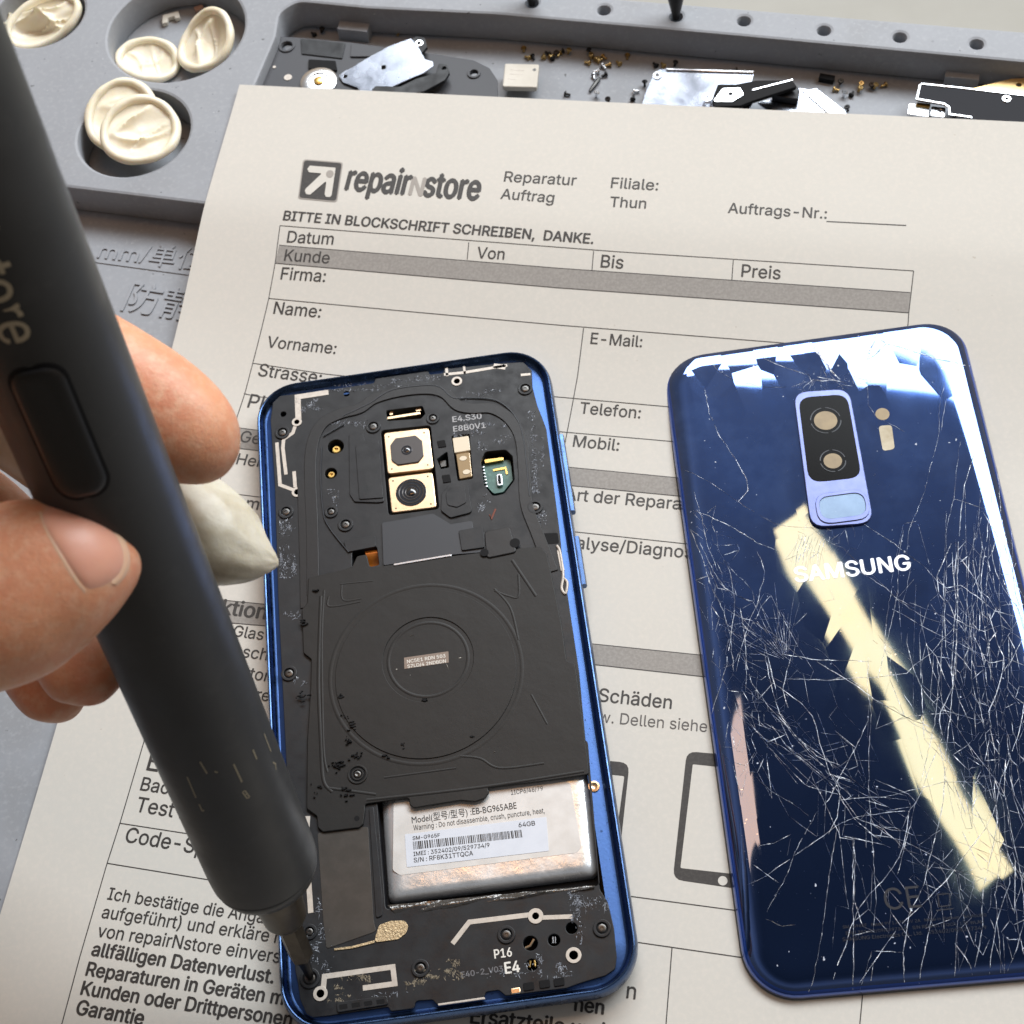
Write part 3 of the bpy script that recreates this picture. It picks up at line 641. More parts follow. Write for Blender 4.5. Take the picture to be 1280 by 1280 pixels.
pc_ = plate('camera_bracket', [(464, 112), (470, 107), (500, 108), (520, 98), (545, 91), (548, 79), (558, 80), (562, 90), (556, 100), (530, 114), (505, 120), (470, 118)], 8.1, 9.3, M['black'],
      'small black plastic bracket with an eyelet beside the silver plate', 'bracket', .6, [ph(555, 85, 9.3, .6)], .15)
pc2 = plate('small_bracket', [(513, 50), (520, 45), (531, 47), (534, 58), (527, 66), (518, 62)], 7.6, 8.8, M['black'], 'tiny black bracket with a silver eyelet at the upper corner of the silver plate', 'bracket', .5, [ph(524, 54, 8.8, .55)], .1)
mb = MB(); cc = W(524, 54, 8.85).xy; mb.prism(circ(cc, 1.15, 20), [circ(cc, .6, 20)], 8.8, 9.0, .04); mb.build('eyelet', M['steel'], pc2)
plate('module_can', [(631, 79), (674, 80), (671, 109), (628, 108)], 2.8, 4.6, M['whiteplastic'], 'small off white square module standing right of the dark bracket plate', 'module', .6, (), .3)
o = bpy.data.objects['module_can']; mb = MB()
for k, (a, b) in enumerate((((638, 87), (655, 88)), ((637, 92), (654, 93)), ((635, 98), (645, 99)))):
    A, B = W(*a, 4.62), W(*b, 4.62); mb.prism(stroke([A.xy, B.xy], .25), [], 4.6, 4.64)
mb.build('faint_marking', M['trace'], o)
mb = MB(); mb.prism(circ(W(668, 87, 4.6).xy, .5, 12), [], 4.6, 4.66); mb.build('pin_hole', M['screwsteel'], o)
ZS = 5.0
sh = plate('shield_plate', [(799, 133), (806, 112), (818, 89), (826, 86), (850, 88), (943, 98), (938, 112), (946, 122), (930, 150), (795, 148)], ZS - .4, ZS, M['shield'],
      'large silver shield plate with a rounded eyelet corner in the middle of the tray', 'shield plate', .8, [ph(822, 92, ZS, .55)], .08, 'loose metal shield plates')
mb = MB(); mb.prism(circ(W(822, 93, ZS).xy, 1.3, 20), [circ(W(822, 93, ZS).xy, .55, 20)], ZS, ZS + .25, .06); mb.prism(stroke([W(833, 87.5, ZS).xy, W(942, 98, ZS).xy], .5), [], ZS, ZS + .5, .1); mb.build('folded_edge', M['steel'], sh)
br = plate('hinge_bracket', [(890, 128), (897, 109), (920, 109), (945, 104), (990, 104), (996, 112), (940, 130), (925, 136), (892, 137)], ZS + .1, ZS + 1.3, M['blackdeep'], 'black moulded bracket over the edge of the large silver plate', 'bracket', .6, (), .2)
mb = MB()
for p in ([(890, 131), (903, 114), (925, 113), (930, 122), (915, 131)],): mb.prism(FW(p, ZS + 1.6, .8), [ph(913, 121, ZS + 1.6, .6)], ZS + 1.3, ZS + 1.6, .08)
mb.prism(circ(W(884, 126, ZS).xy, 1.5, 20), [circ(W(884, 126, ZS).xy, .6, 20)], ZS, ZS + .3, .06)
mb.prism(stroke([W(940, 121, ZS).xy, W(990, 108, ZS).xy], .45), [], ZS + 1.3, ZS + 1.5, .05)
mb.build('metal_clip', M['steel'], br)
sh2 = plate('shield_plate', [(946, 128), (964, 140), (1060, 145), (1056, 138), (1020, 110), (1012, 112), (999, 110), (990, 119), (965, 124)], 2.6, 3.0, M['shield'], 'pale folded silver plate with a raised ridge left of the dark display board', 'shield plate', .4, (), .06, 'loose metal shield plates')
mb = MB(); mb.prism(stroke([W(1003, 113, 3).xy, W(1036, 142, 3).xy], .5), [], 3.0, 3.4, .1); mb.build('folded_edge', M['steel'], sh2)
plate('rubber_strip', [(962, 107), (992, 102), (1000, 112), (998, 124), (966, 119)], 3.2, 5.4, M['black'], 'black rubber block at the edge of the pale folded plate', 'rubber block', .8, (), .3)
ZB = 6.0
db = plate('display_board', [(1147, 124), (1151, 105), (1200, 110), (1300, 122), (1300, 165), (1205, 152), (1188, 143), (1187, 133), (1180, 129)], ZB - 1.0, ZB, M['boardblack'], 'dark display board with a metal edge at the right end of the tray', 'display board', .5, (), .12)
mb = MB(); mb.prism(stroke([W(*p, ZB).xy for p in ((1151, 105), (1200, 110), (1300, 122))], .5), [], ZB - .2, ZB + .25, .08)
mb.prism(stroke([W(*p, ZB).xy for p in ((1150, 106), (1146, 124), (1180, 130), (1186, 134), (1187, 143), (1215, 147))], .55), [], ZB - .3, ZB + .25, .08); mb.build('metal_edge', M['steel'], db)
mb = MB(); cc = W(1258, 124, ZB).xy; mb.prism(circ(cc, 1.2, 20), [circ(cc, .45, 16)], ZB, ZB + .3, .06); mb.build('eyelet', M['steel'], db)
cn = plate('flex_connector', [(1136, 129), (1162, 131), (1161, 146), (1134, 142)], 3.4, 4.4, M['steel'], 'small metal flex connector tucked under the dark display board', 'connector', .4, (), .12)
mb = MB(); mb.prism(FW([(1164, 133), (1182, 135), (1181, 147), (1163, 145)], 4.4, .4), [ph(1175, 139, 4.4, .5)], 3.4, 4.6, .1); mb.build('metal_tab', M['steel'], cn)
mb = MB(); mb.prism(FW([(1146, 128), (1163, 130), (1163, 134), (1145, 132)], 4.7, .2), [], 4.4, 4.8, .05); mb.build('gold_strip', M['brass'], cn)
gp = plate('gold_plate', [(1208, 112), (1240, 104), (1264, 98), (1300, 97), (1300, 124), (1212, 113)], 3.8, 4.6, M['goldboard'], 'gold coloured sheet with a screw hole behind the dark display board', 'gold plate', .3, [ph(1273.5, 105.5, 4.6, .75)], .1)
bpy.data.objects['shield_plate.001'].rotation_euler = (.12, -.13, 0); bpy.data.objects['shield_plate'].rotation_euler = (.08, -.085, 0)
bpy.data.objects['hinge_bracket'].location.z += .0012
# loose screws
def loose_screw(px, py, z, metal, label, yaw, pose):
    b = W(px, py, z); mb = MB()
    ax = Vector((math.cos(yaw) * math.sin(pose), math.sin(yaw) * math.sin(pose), math.cos(pose)))
    prof = [(0, .42), (1.5, .42), (1.52, .95), (1.75, .95), (1.95, .75), (1.95, .35), (1.7, .3)]
    mb.lathe(b + Vector((0, 0, .45 if pose > 1 else .05)), ax, [(h * .9, r * .85) for h, r in prof], 14)
    tag(mb.build('screw', M[metal], base=b, smooth=30), label, 'screw', 'loose screws in the parts tray')
rs = random.Random(4)
gold_s = [(655, 66), (680, 69), (697, 72.5), (710, 67), (731, 79), (739, 74), (758, 75), (771, 78), (784, 75), (745, 73), (827, 80), (497, 46), (1077, 108)]
for i, (x, y) in enumerate(gold_s): loose_screw(x, y, .1, 'dullbrass', 'tiny gold screw lying in the tray shadow behind the paper', rs.uniform(0, 6.28), rs.choice((1.5, 1.5, .25)))
sil_s = [(742, 91), (745, 121), (757, 87), (799, 115), (743, 100), (1054, 121)]
for i, (x, y) in enumerate(sil_s): loose_screw(x, y, .1, 'steel', 'tiny silver screw lying on the lit tray floor behind the paper', rs.uniform(0, 6.28), rs.choice((1.5, 1.45, .25)))
blk_s = [(390, 42), (402, 40), (682, 66), (738, 67), (713, 120), (806, 108), (817, 80), (843, 83), (761, 127), (1060, 138), (792, 121), (914, 90), (752, 97), (1090, 109)]
for i, (x, y) in enumerate(blk_s): loose_screw(x, y, .1, 'bitblack', 'tiny black screw lying on the tray floor behind the paper', rs.uniform(0, 6.28), rs.choice((1.5, .3)))
for k in range(16):
    x = rs.uniform(650, 795) if k < 10 else rs.uniform(1040, 1130); y = 66 + (x - 650) * .085 + rs.uniform(-3, 9) if x < 900 else 106 + (x - 1040) * .08 + rs.uniform(-3, 8)
    loose_screw(x, y, .1, 'dullbrass' if k % 3 else 'bitblack', 'tiny gold screw lying in the tray shadow behind the paper' if k % 3 else 'tiny black screw lying on the tray floor behind the paper', rs.uniform(0, 6.28), rs.choice((1.5, 1.5, .3)))
mb = MB(); b = W(741, 108, .1); a1, a2 = W(737, 114, .6), W(750, 97, .6); mb.tube([a1, a1.lerp(a2, .3), a1.lerp(a2, .75), a2], [.35, .6, .6, .3], 8)
tag(mb.build('metal_pin', M['screwsteel'], base=b), 'small steel pin lying among the silver screws', 'pin')
mb = MB(); mb.box(W(1033, 101, .1), 4.2, 1.8, 1.6, RA - .1); tag(mb.build('rubber_scrap', M['blackdeep'], base=W(1033, 101, .1)), 'small black rubber scrap against the tray back wall', 'scrap')

# =================================================================== OPEN PHONE
ZR, ZF, ZP = 7.5, 6.0, 6.3
phone = empty('opened_phone', (0, 0, .5)); tag(phone, 'blue smartphone with its back removed showing cameras, black coil film and battery', 'phone')
fr = MB()
prof = [(3.4, .55), (1.6, .55), (.5, 1.5), (.08, 3.0), (0, 4.4), (.12, 6.0), (.35, 6.9), (.62, 7.4), (.85, 7.5), (1.05, 7.4), (1.3, 6.95), (1.5, 6.3), (2.0, 5.6), (2.4, 5.38), (3.8, 5.76), (5.3, 6.15), (5.35, 3.0), (5.35, .55)]
def frame_ring(ins, z): return [Vector((p.x, p.y, z)) for p in rrect(73.8 - 2 * ins, 158.0 - 2 * ins, max(10.6 - ins, 1.5), 10)]
fr.loft([frame_ring(i, z) for i, z in prof], 0, False, False)
nf = len(frame_ring(0, 0))
for k in range(len(fr.f)):
    if k // nf >= 12: fr.m[k] = 1
fr.build('metal_frame', [M['blue'], M['blueflange']], phone, smooth=30)
for (a, b) in (((704, 545), (719, 640)), ((724, 672), (733, 732))):
    A, B = W(*a, 4.5), W(*b, 4.5); mb = MB(); x = 36.95
    mb.loft([[Vector((x + dx, y, zz)) for dx, zz in ((-.3, 3.2), (.55, 3.3), (.85, 4.4), (.55, 5.5), (-.3, 5.6))] for y in (A.y, A.y - .5, B.y + .5, B.y)]); mb.build('side_button', M['blue'], phone)
mb = MB(); mb.prism(rrect(62, 146, 6), [], .5, 3.0); mb.build('mid_frame', M['blackdeep'], phone)
mb = MB(); mb.prism(rrect(73.0 - 7, 157 - 7, 8), [], .02 + .3, .56, .1); mb.build('screen_panel', M['camblack'], phone)
# black carrier covering the inside
pl = [(338, 525), (341, 503), (350, 494.5), (367, 492.5), (410.6, 487), (468, 478.5), (468.5, 473), (535.5, 463.5), (536.5, 468), (554, 466), (555, 461), (630, 453.5), (654, 452.4), (664.6, 462.5), (665.6, 483),
      (671.7, 507), (676.8, 519.4), (683, 536), (700, 667), (703, 700), (724, 840), (736, 968), (750, 1112), (760, 1128), (767.6, 1160), (771, 1196), (769, 1211), (756.7, 1219.5), (727.6, 1228), (708, 1235), (632, 1244.5), (623.5, 1237.4),
      (606.6, 1239.8), (605.5, 1247), (546, 1255.5), (541, 1249.5), (519.4, 1251), (518, 1260.4), (488, 1264), (486, 1258.5), (411, 1269.5), (391, 1271.5), (383, 1267.5), (375, 1249), (372.5, 1230), (369, 1213), (359, 1060), (359, 977), (352, 837), (347.6, 751), (343.5, 607)]
P = Ws(pl, ZP)
out_pl = fil([p.xy for p in P], .8)
H = lambda pts, r=.5: FW(pts, ZP, r)
cam_hole = H([(476, 538), (538, 531.5), (549, 636), (485.5, 644)], 1.0)
bat_hole = H([(468, 960), (734, 925), (749, 1107), (482, 1137)], 1.0)
slot_hole = H([(482.5, 513), (528, 507.5), (531.5, 517), (526, 523), (484, 526)], .5)
flash_hole = H([(564, 545), (586.5, 542), (591, 598), (572, 601)], .5)
pcb_hole = H([(601, 577), (606, 564.5), (632, 562), (640.5, 570), (643, 600), (630, 617), (616, 620), (605, 606)], 1.2)
spk = H([(399, 1038), (462, 1030), (467, 1160), (408, 1190)], .6)
notch = H([(546, 574), (559, 564), (561, 584), (551, 586)], .3)
flexhole = H([(440, 690), (471, 683), (474, 706), (455, 710), (440, 708)], .5)
small = [((419.5, 558), 2.0), ((413.5, 591.5), 1.5), ((663, 1179), 1.5), ((692.5, 1175), 1.25), ((665, 1206), 1.2), ((714.5, 1160), 1.2), ((354, 517.5), .75), ((433, 492), .75), ((669.5, 1145), .7), ((717, 1194), .9), ((400.5, 1242), .8), ((371, 527.5), .65), ((371.5, 615), .75), ((571, 476.5), .75)]
sh_ = [circ(W(*p, ZP).xy, r, 20) for p, r in small]
pb = MB(); pb.prism(out_pl, [cam_hole, bat_hole, slot_hole, flash_hole, pcb_hole, notch, flexhole] + sh_, 3.05, ZP, .12)
pb.build('inner_carrier', M['black'], phone)
# steps and ribs on the carrier
def step(px, z0, z1, m, r=.5, name='carrier_panel', bev=.1, holes=(), parent=None):
    mb = MB(); mb.prism(FW(px, z1, r), holes, z0, z1, bev); return mb.build(name, M[m], parent or phone)
step([(436, 543), (454, 541), (456, 551), (473, 549), (480, 627), (471, 628), (443, 627), (437, 618)], ZP, ZP + .35, 'black')
step([(444, 556), (474, 553), (479, 622), (449, 624)], ZP + .35, ZP + .6, 'black')
step([(429, 676), (469, 669), (470, 683), (434, 690)], ZP, ZP + .4, 'black')
step([(552, 617), (562, 605), (585, 604), (590, 640), (563, 647), (551, 638)], ZP, ZP + .45, 'black', 1.0)
step([(557, 617), (564, 609), (581, 608), (583, 628), (571, 634), (559, 631)], ZP + .45, ZP + .65, 'black', 1.0)
step([(546, 551), (556, 549.5), (558, 558), (548, 559.5)], ZP, ZP + .2, 'blackdeep', .2); step([(552, 594), (562, 592.5), (564, 602), (554, 603.5)], ZP, ZP + .2, 'blackdeep', .2)
sl = step([(477, 653), (497, 650), (541, 641.5), (563, 655), (590, 650.5), (593, 668), (611, 664), (613, 684), (608, 690), (569, 693), (497, 704), (479, 707)], ZP, ZP + .5, 'slate', .6, 'shield_cover')
step([(492, 704.5), (564, 692.5), (564, 694.8), (492, 706.8)], ZP, ZP + .85, 'steel', .1, 'shield_lip', .05)
step([(573, 663), (603, 657.5), (606, 684), (577, 688)], ZP + .5, ZP + .9, 'black', .5)
step([(605, 664), (637, 658), (646, 690), (608, 698)], ZP + .3, ZP + 1.0, 'flex', 1.0, 'flex_strap', .25)
for p in (((606, 693), 1.0), ((644, 681), 1.2)):
    mb = MB(); mb.prism(circ(W(*p[0], ZP).xy, p[1], 18), [], ZP + 1.0, ZP + 1.06); mb.build('recess', M['blackdeep'], phone)
mb = MB(); mb.prism(FW([(672, 667), (697, 666), (699, 679), (676, 681)], ZP, .5), [], ZP, ZP + .05); mb.build('recess', M['blackdeep'], phone)
# wide flex loop round the top
lp = smooth_line([Vector((*W(x, y, ZP).xy, 0)) for x, y in ((391, 745), (391, 700), (390, 650), (388, 600), (390, 558), (402, 531), (425, 518), (450, 511), (468, 499), (500, 490), (535, 487), (556, 492), (572, 507), (590, 511), (615, 511), (637, 524), (651, 548), (655, 585), (658, 630), (672, 668), (690, 715))], 5)
wd = [4.2 if i < 18 else (3.3 if i < 25 else 2.6) for i in range(len(lp))]
mb = MB(); mb.prism(stroke(lp, 2.9), [], ZP, ZP + .32, .12); mb.build('flex_loop', M['flex'], phone)
mb = MB(); mb.prism(stroke(smooth_line([Vector((*W(x, y, ZP).xy, 0)) for x, y in ((384, 760), (383, 700), (381, 640), (380, 600))], 5), 3.2), [], ZP, ZP + .26, .1)
mb.build('flex_loop', M['flex'], phone)
mb = MB()
for pts in ([(428, 520), (462, 504), (480, 492), (500, 485), (545, 482), (566, 497), (590, 497), (622, 501), (645, 522), (655, 553), (662, 620)], [(436, 690), (412, 660), (404, 640), (401, 600), (402, 558)], [(430, 530), (404, 545)]):
    q = smooth_line([W(x, y, ZP + .3) for x, y in pts], 5); mb.tube(q, .16, 6)
mb.build('moulded_ridge', M['slate'], phone)
# charging coil film
film_px = [(385, 722), (397, 719), (432, 711), (440, 708), (446, 695), (458, 692.5), (462, 708), (472.5, 708), (550, 696.5), (604, 690), (640, 686), (676, 683), (684, 692.5), (690, 721), (702.4, 782), (708.4, 826), (718.6, 829), (721, 843), (729, 904), (735, 951), (736, 968),
           (690, 975), (609, 985), (612, 990), (606, 998), (594, 1002), (575, 1000.5), (517, 1010), (512, 1006), (511, 997), (456, 1005), (456.5, 1012), (454, 1030), (449, 1034.5), (403.5, 1040), (397, 1034), (396, 1020), (383, 1010.7), (384, 924), (388, 860), (389, 824), (379, 816), (377, 762), (384, 753)]
ZC = 6.95
fm = MB(); fm.prism(FW(film_px, ZC, .7), [], ZP - .02, ZC, .2); film = fm.build('charging_coil_film', M['film'], phone)
cc = W(532, 840, ZC).xy
def ring(mb, c, r, w_, h): mb.lathe((c[0], c[1], ZC - .02), (0, 0, 1), [(0, r - w_), (h * .8, r - w_ * .4), (h, r), (h * .8, r + w_ * .4), (0, r + w_)], 96, 0, False, False)
mb = MB(); mb.lathe((cc[0], cc[1], ZC - .02), (0, 0, 1), [(0, 21.4), (.1, 20.6), (.2, 20.2), (.22, 19.6), (.22, 10.6)], 96, 0, False, False)
c2 = W(535, 824, ZC).xy
mb2 = MB(); mb2.prism(circ(cc, 20.4, 96), [circ(c2, 10.3, 72)], ZC, ZC + .2, .18); ring(mb2, c2, 9.0, .5, .09); ring(mb2, cc, 21.6, .6, .07)
mb2.build('coil_relief', M['film'], film)
mb = MB()
for pts, r in (([(401, 745), (399, 800), (398, 860), (401, 930), (404, 975), (415, 990)], .4), ([(405, 738), (402, 800), (404, 930), (409, 965)], .28), ([(425, 730), (466, 726)], .2), ([(427, 731), (429, 750), (452, 748)], .2),
               ([(640, 700), (670, 745)], .4), ([(648, 718), (648, 745), (636, 745), (618, 738)], .28), ([(618, 736), (638, 760), (648, 800)], .3), ([(458, 1000), (600, 984), (730, 964)], .35), ([(480, 972), (570, 960)], .25), ([(575, 945), (600, 948), (625, 960), (680, 954)], .3), ([(664, 868), (684, 905)], .25),
               ([(410, 985), (470, 993)], .35), ([(411, 745), (412, 758), (450, 752)], .25)):
    mb.tube(smooth_line([W(x, y, ZC) for x, y in pts], 6), r, 8, flat=.22)
mb.build('film_crease', M['film'], film)
mb = MB()
rs = random.Random(12)
for x, y, n, sp in ((421, 955, 24, 7), (445, 945, 10, 6), (436, 925, 8, 4), (395, 985, 6, 8), (430, 990, 12, 9), (484, 947, 5, 3), (424, 870, 6, 3), (432, 895, 5, 4), (378, 870, 10, 6), (379, 776, 9, 4), (395, 738, 6, 3), (531, 875, 3, 2), (505, 931, 4, 4), (438, 906, 6, 5), (590, 921, 2, 1)):
    for _ in range(n):
        p = W(x + rs.gauss(0, sp * .6), y + rs.gauss(0, sp * .6), ZC + .38); a = rs.uniform(0, 3.1); l = rs.uniform(.2, .9); q = rs.uniform(.1, .35)
        mb.prism(fil([(p.x + l * math.cos(a + k) * (1 if k % 3.14 < 1 else q), p.y + l * math.sin(a + k) * q) for k in (0, 1.2, 2.4, 3.6, 4.8)], .05, 2), [], ZC - .01, ZC + .40)
mb.build('torn_spot', M['blackdeep'], film)
stk = MB(); stk.prism(FW([(505, 822), (560.5, 814), (561, 828), (505.5, 836)], ZC + .06, .1), [], ZC, ZC + .06); stk.build('coil_sticker', M['tansticker'], film)
tx = MB(); z = ZC + .075
ptext(tx, "NC5E1 RDN 503", (509, 829), (557, 821.5), z, bold=.012); ptext(tx, "S7LD/4 2NDBDN", (509.5, 835), (557.5, 828), z, bold=.012); tx.build('sticker_print', M['whiteprint'], film)
# battery
bt = MB()
outer = [W(x, y, 5.2).xy for x, y in ((474, 955), (731, 920), (747, 1093), (486, 1127))]
def brd(ins, z, r):
    c = sum((Vector(p) for p in outer), Vector((0, 0))) / 4
    return [Vector((p.x, p.y, z)) for p in fil([c + (p - c) * (1 - ins / ((p - c).length * .75)) for p in outer], r, 6)]
bt.loft([brd(-.2, 2.0, 1.8), brd(-.2, 3.6, 1.8), brd(.15, 4.6, 1.9), brd(1.4, 5.4, 2.0), brd(2.4, 5.6, 2.0), brd(3.0, 5.63, 2.0)], 0, True, True)
bat = bt.build('battery', M['foil'], phone, smooth=50)
BZ = 5.63
mb = MB(); mb.prism(FW([(492, 1001), (505, 1000), (700, 974), (713, 979), (727, 1060), (720, 1066), (500, 1094), (491, 1088)], BZ, 1.2), [], BZ - .01, BZ + .05, .01); mb.build('battery_label', M['foilprint'], bat)
tx = MB(); z = BZ + .075
ptext(tx, "Model(型号/型号) :EB-BG965ABE", (515, 1029), (646, 1010.5), z, hf=1.25, bold=.006)
ptext(tx, "Warning : Do not disassemble, crush, puncture, heat,", (517, 1038), (681, 1016), z, hf=1.35, bold=.004)
ptext(tx, "1ICP6/46/79", (639, 993.5), (679, 988), z, hf=1.25, bold=.002)
tx.build('battery_print', M['ink'], bat)
z = BZ + .12
mb = MB(); mb.prism(FW([(506, 1043), (683, 1021), (686, 1063.5), (508.5, 1084)], z, .2), [], BZ + .05, z, .01); stw = mb.build('barcode_sticker', M['sticker'], bat)
tx = MB(); z += .02
ptext(tx, "64GB", (648.5, 1034), (669, 1031.5), z, bold=.012); ptext(tx, "SM-G965F", (516, 1050), (550, 1046), z, bold=.014)
ptext(tx, "IMEI : 352402/09/529734/9", (517, 1070), (612, 1058.5), z, bold=.012, hf=1.05); ptext(tx, "S/N : RF8K31TTQCA", (517.5, 1078), (591.5, 1069), z, bold=.012, hf=1.05)
rs = random.Random(2); x = 0
A, B, C_, D_ = W(516, 1052, z), W(652, 1037, z), W(653.5, 1046.5, z), W(517, 1062, z)
while x < 1:
    wv = rs.choice((.004, .006, .006, .009, .013)); x2 = min(1, x + wv)
    if x < .995: tx.add([A.lerp(B, x), D_.lerp(C_, x), D_.lerp(C_, x2), A.lerp(B, x2)], [(0, 1, 2, 3)])
    x = x2 + rs.choice((.004, .006, .008, .012))
tx.build('sticker_print', M['ink'], stw)
# clear pull film below the battery
mb = MB(); v = []; n = 40; rs = random.Random(9)
for j in range(7):
    for i in range(n + 1):
        s = i / n; a = W(484, 1131, ZP).lerp(W(744, 1106, ZP), s); b = W(498, 1146, ZP).lerp(W(742, 1113, ZP), s); p = a.lerp(b, j / 6)
        v.append((p.x, p.y, ZP - .3 + .5 * math.sin(j / 6 * 3.14) + .28 * math.sin(s * 17 + j * .9) * math.sin(j / 6 * 3.14) + .12 * math.sin(s * 41 + j * 1.7)))
mb.add(v, [(j * (n + 1) + i, (j + 1) * (n + 1) + i, (j + 1) * (n + 1) + i + 1, j * (n + 1) + i + 1) for j in range(6) for i in range(n)]); mb.build('battery_pull_film', M['clearfilm'], phone, smooth=60)
# grey speaker plate and gold patch
mb = MB(); mb.prism(FW([(397, 1041), (460, 1033), (467, 1150), (470, 1164), (408, 1186), (404, 1150)], ZP + .12, .6), [], ZP, ZP + .12, .04); mb.build('loudspeaker_plate', M['speaker'], phone)
mb = MB(); mb.prism(FW([(461, 1010), (467, 1008), (478, 1120), (478, 1144), (470, 1148)], ZP + .3, .5), [], ZP, ZP + .3, .1); mb.build('battery_bay_wall', M['black'], phone)
mb = MB(); mb.prism(FW([(474, 1156), (488, 1151), (505, 1150.5), (510.5, 1156), (508, 1166), (498, 1174), (468, 1178), (470, 1168)], ZP + .2, 1.0), [], ZP, ZP + .2, .05)
mb.prism(FW([(417, 1185.5), (440, 1182.5), (468, 1175), (468, 1178.5), (440, 1185.5), (418, 1188)], ZP + .2, .1), [], ZP, ZP + .2, .05); mb.build('gold_patch', M['goldrough'], phone)
# rear cameras
ZL = 5.6
def camera_module(corn, c, r, octo):
    mb = MB(); hole = circ(W(*c, ZL + .8).xy, r, 40)
    mb.prism(FW(corn, ZL + .8, .9), [], 3.2, ZL + .8, .2); o = mb.build('rear_camera', M['gold'], phone)
    p = W(*c, ZL + .8); b = MB()
    if octo:
        b.prism(fil([(p.x + r * x, p.y + r * y) for x, y in ((-.95, -.55), (-.6, -.92), (.62, -.92), (.98, -.5), (.98, .5), (.6, .95), (-.6, .95), (-.95, .5))], .5), [], ZL + .8, ZL + 1.15, .15)
        b.build('lens_housing', M['lenshousing'], o)
        g = MB(); g.prism(circ(p.xy, r * .32, 30), [circ(p.xy, r * .22, 30)], ZL + 1.15, ZL + 1.22, .03); g.build('lens_ring', M['lens'], o)
        g = MB(); g.lathe((p.x, p.y, ZL + 1.14), (0, 0, 1), [(0, r * .2), (.05, r * .18), (.09, r * .08)], 24); g.build('lens', M['lens'], o)
    else:
        b.prism(circ(p.xy, r, 40), [], ZL + .8, ZL + .95, .08); b.build('lens_housing', M['lens'], o)
        g = MB()
        for q in (.78, .55, .36): g.lathe((p.x, p.y, ZL + .94), (0, 0, 1), [(0, r * q + .22), (.12, r * q + .1), (.02, r * q - .1)], 40, 0, False, False)
        g.build('lens_ring', M['lenshousing'], o)
        g = MB(); g.lathe((p.x, p.y, ZL + .95), (0, 0, 1), [(0, r * .32), (.1, r * .28), (.2, r * .12)], 24); g.build('lens', M['lens'], o)
    g = MB()
    for k in (0, 1, 2, 3):
        q = Vector(corn[k]).lerp(Vector(c), .22); g.prism(circ(W(q.x, q.y, ZL + .8).xy, .2, 10), [], ZL + .8, ZL + .84)
    g.build('alignment_dot', M['blackdeep'], o)
camera_module([(479.5, 541), (536, 534.5), (542, 586), (484.5, 592.5)], (508.5, 563.5), 4.1, True)
camera_module([(484.8, 597), (540.5, 589.8), (545.6, 634), (489.5, 641)], (514, 615.5), 3.7, False)
# openings
mb = MB(); mb.prism(FW([(484, 521), (525, 514.5), (525.5, 517.5), (484.5, 524)], 5.6, .1), [], 3.1, 5.6, .05); mb.prism(FW([(487, 514.5), (491, 514), (491, 518), (487, 518.5)], 5.6, .1), [], 3.1, 5.6)
mb.prism(FW([(520, 511), (526, 510), (526, 513), (520, 514)], 5.6, .1), [], 3.1, 5.6); mb.build('spring_contact', M['gold'], phone)
mb = MB(); mb.prism(FW([(565.5, 547.5), (585.5, 544.5), (588, 562.5), (568, 566)], ZP + .2, .3), [], 3.1, ZP + .2, .12); mb.build('flash_diffuser', M['cream'], phone)
mb = MB(); mb.prism(FW([(570, 567.5), (587, 565), (590, 595.5), (574.5, 598.5)], ZP + .1, .3), [], 3.1, ZP + .1, .12); tl = mb.build('pulse_sensor', M['tanlens'], phone)
mb = MB(); a, b = W(579, 573, ZP + .1), W(583, 590, ZP + .1)
for p in (a, b): mb.prism(circ(p.xy, .9, 20, .75), [], ZP + .1, ZP + .2, .06)
mb.build('sensor_eye', M['cream'], tl)
mb = MB(); mb.prism(FW([(603, 580), (638, 574), (641, 600), (629, 615), (617, 617), (606, 605)], 4.2, .8), [], 3.05, 4.2, .05); pcb = mb.build('circuit_board', M['pcb'], phone)
mb = MB(); mb.prism(FW([(605, 574), (629, 571), (629, 575), (606, 579)], 5.0, .2), [], 4.2, 5.0, .1); mb.prism(FW([(616, 586), (632.5, 583), (635, 592), (632.5, 592.5), (631, 586), (616.5, 588.5)], 4.5, .1), [], 4.2, 4.4); mb.build('gold_contact', M['brass'], pcb)
mb = MB(); mb.prism(FW([(620, 592), (627, 591), (628.5, 606), (621.5, 607.5)], 5.0, .6), [], 4.2, 4.9, .15); cnn = mb.build('board_connector', M['steel'], pcb)
mb = MB(); mb.prism(FW([(622, 594), (625.5, 593.5), (626.5, 604.5), (623, 605)], 4.95, .3), [], 4.9, 4.95); mb.build('connector_slot', M['blackdeep'], cnn)
mb = MB()
for k in range(7): mb.prism(circ(W(604 + k * .7, 584 + k * 4, 4.3).xy, .28, 10), [], 4.2, 4.5, .1)
mb.build('solder_dot', M['steel'], pcb)
mb = MB(); v = []
for i in range(9):
    s = i / 8
    for x in (0, 1):
        p = W(455 + 6 * s + 15 * x, 685 + 23 * s - 2 * x, 5.2); v.append((p.x, p.y, 4.6 + .9 * math.sin(s * 5)))
mb.add(v, [(2 * i, 2 * i + 2, 2 * i + 3, 2 * i + 1) for i in range(8)]); mb.build('orange_flex', M['orange'], phone)
for (x, y, r) in ((420.5, 562, 1.1), (414.5, 593.5, .95)):
    p = W(x, y, 5.3); mb = MB(); mb.lathe((p.x, p.y, 3.1), (0, 0, 1), [(0, r), (2.2, r), (2.4, r * .8), (2.4, r * .45), (2.0, r * .4)], 18); mb.build('gold_contact', M['brass'], phone)
mb = MB(); mb.tube([W(657, 1185, 5.6), W(663, 1182, 5.9), W(667.5, 1174, 6.0)], .28, 8); mb.build('spring_contact', M['gold'], phone)
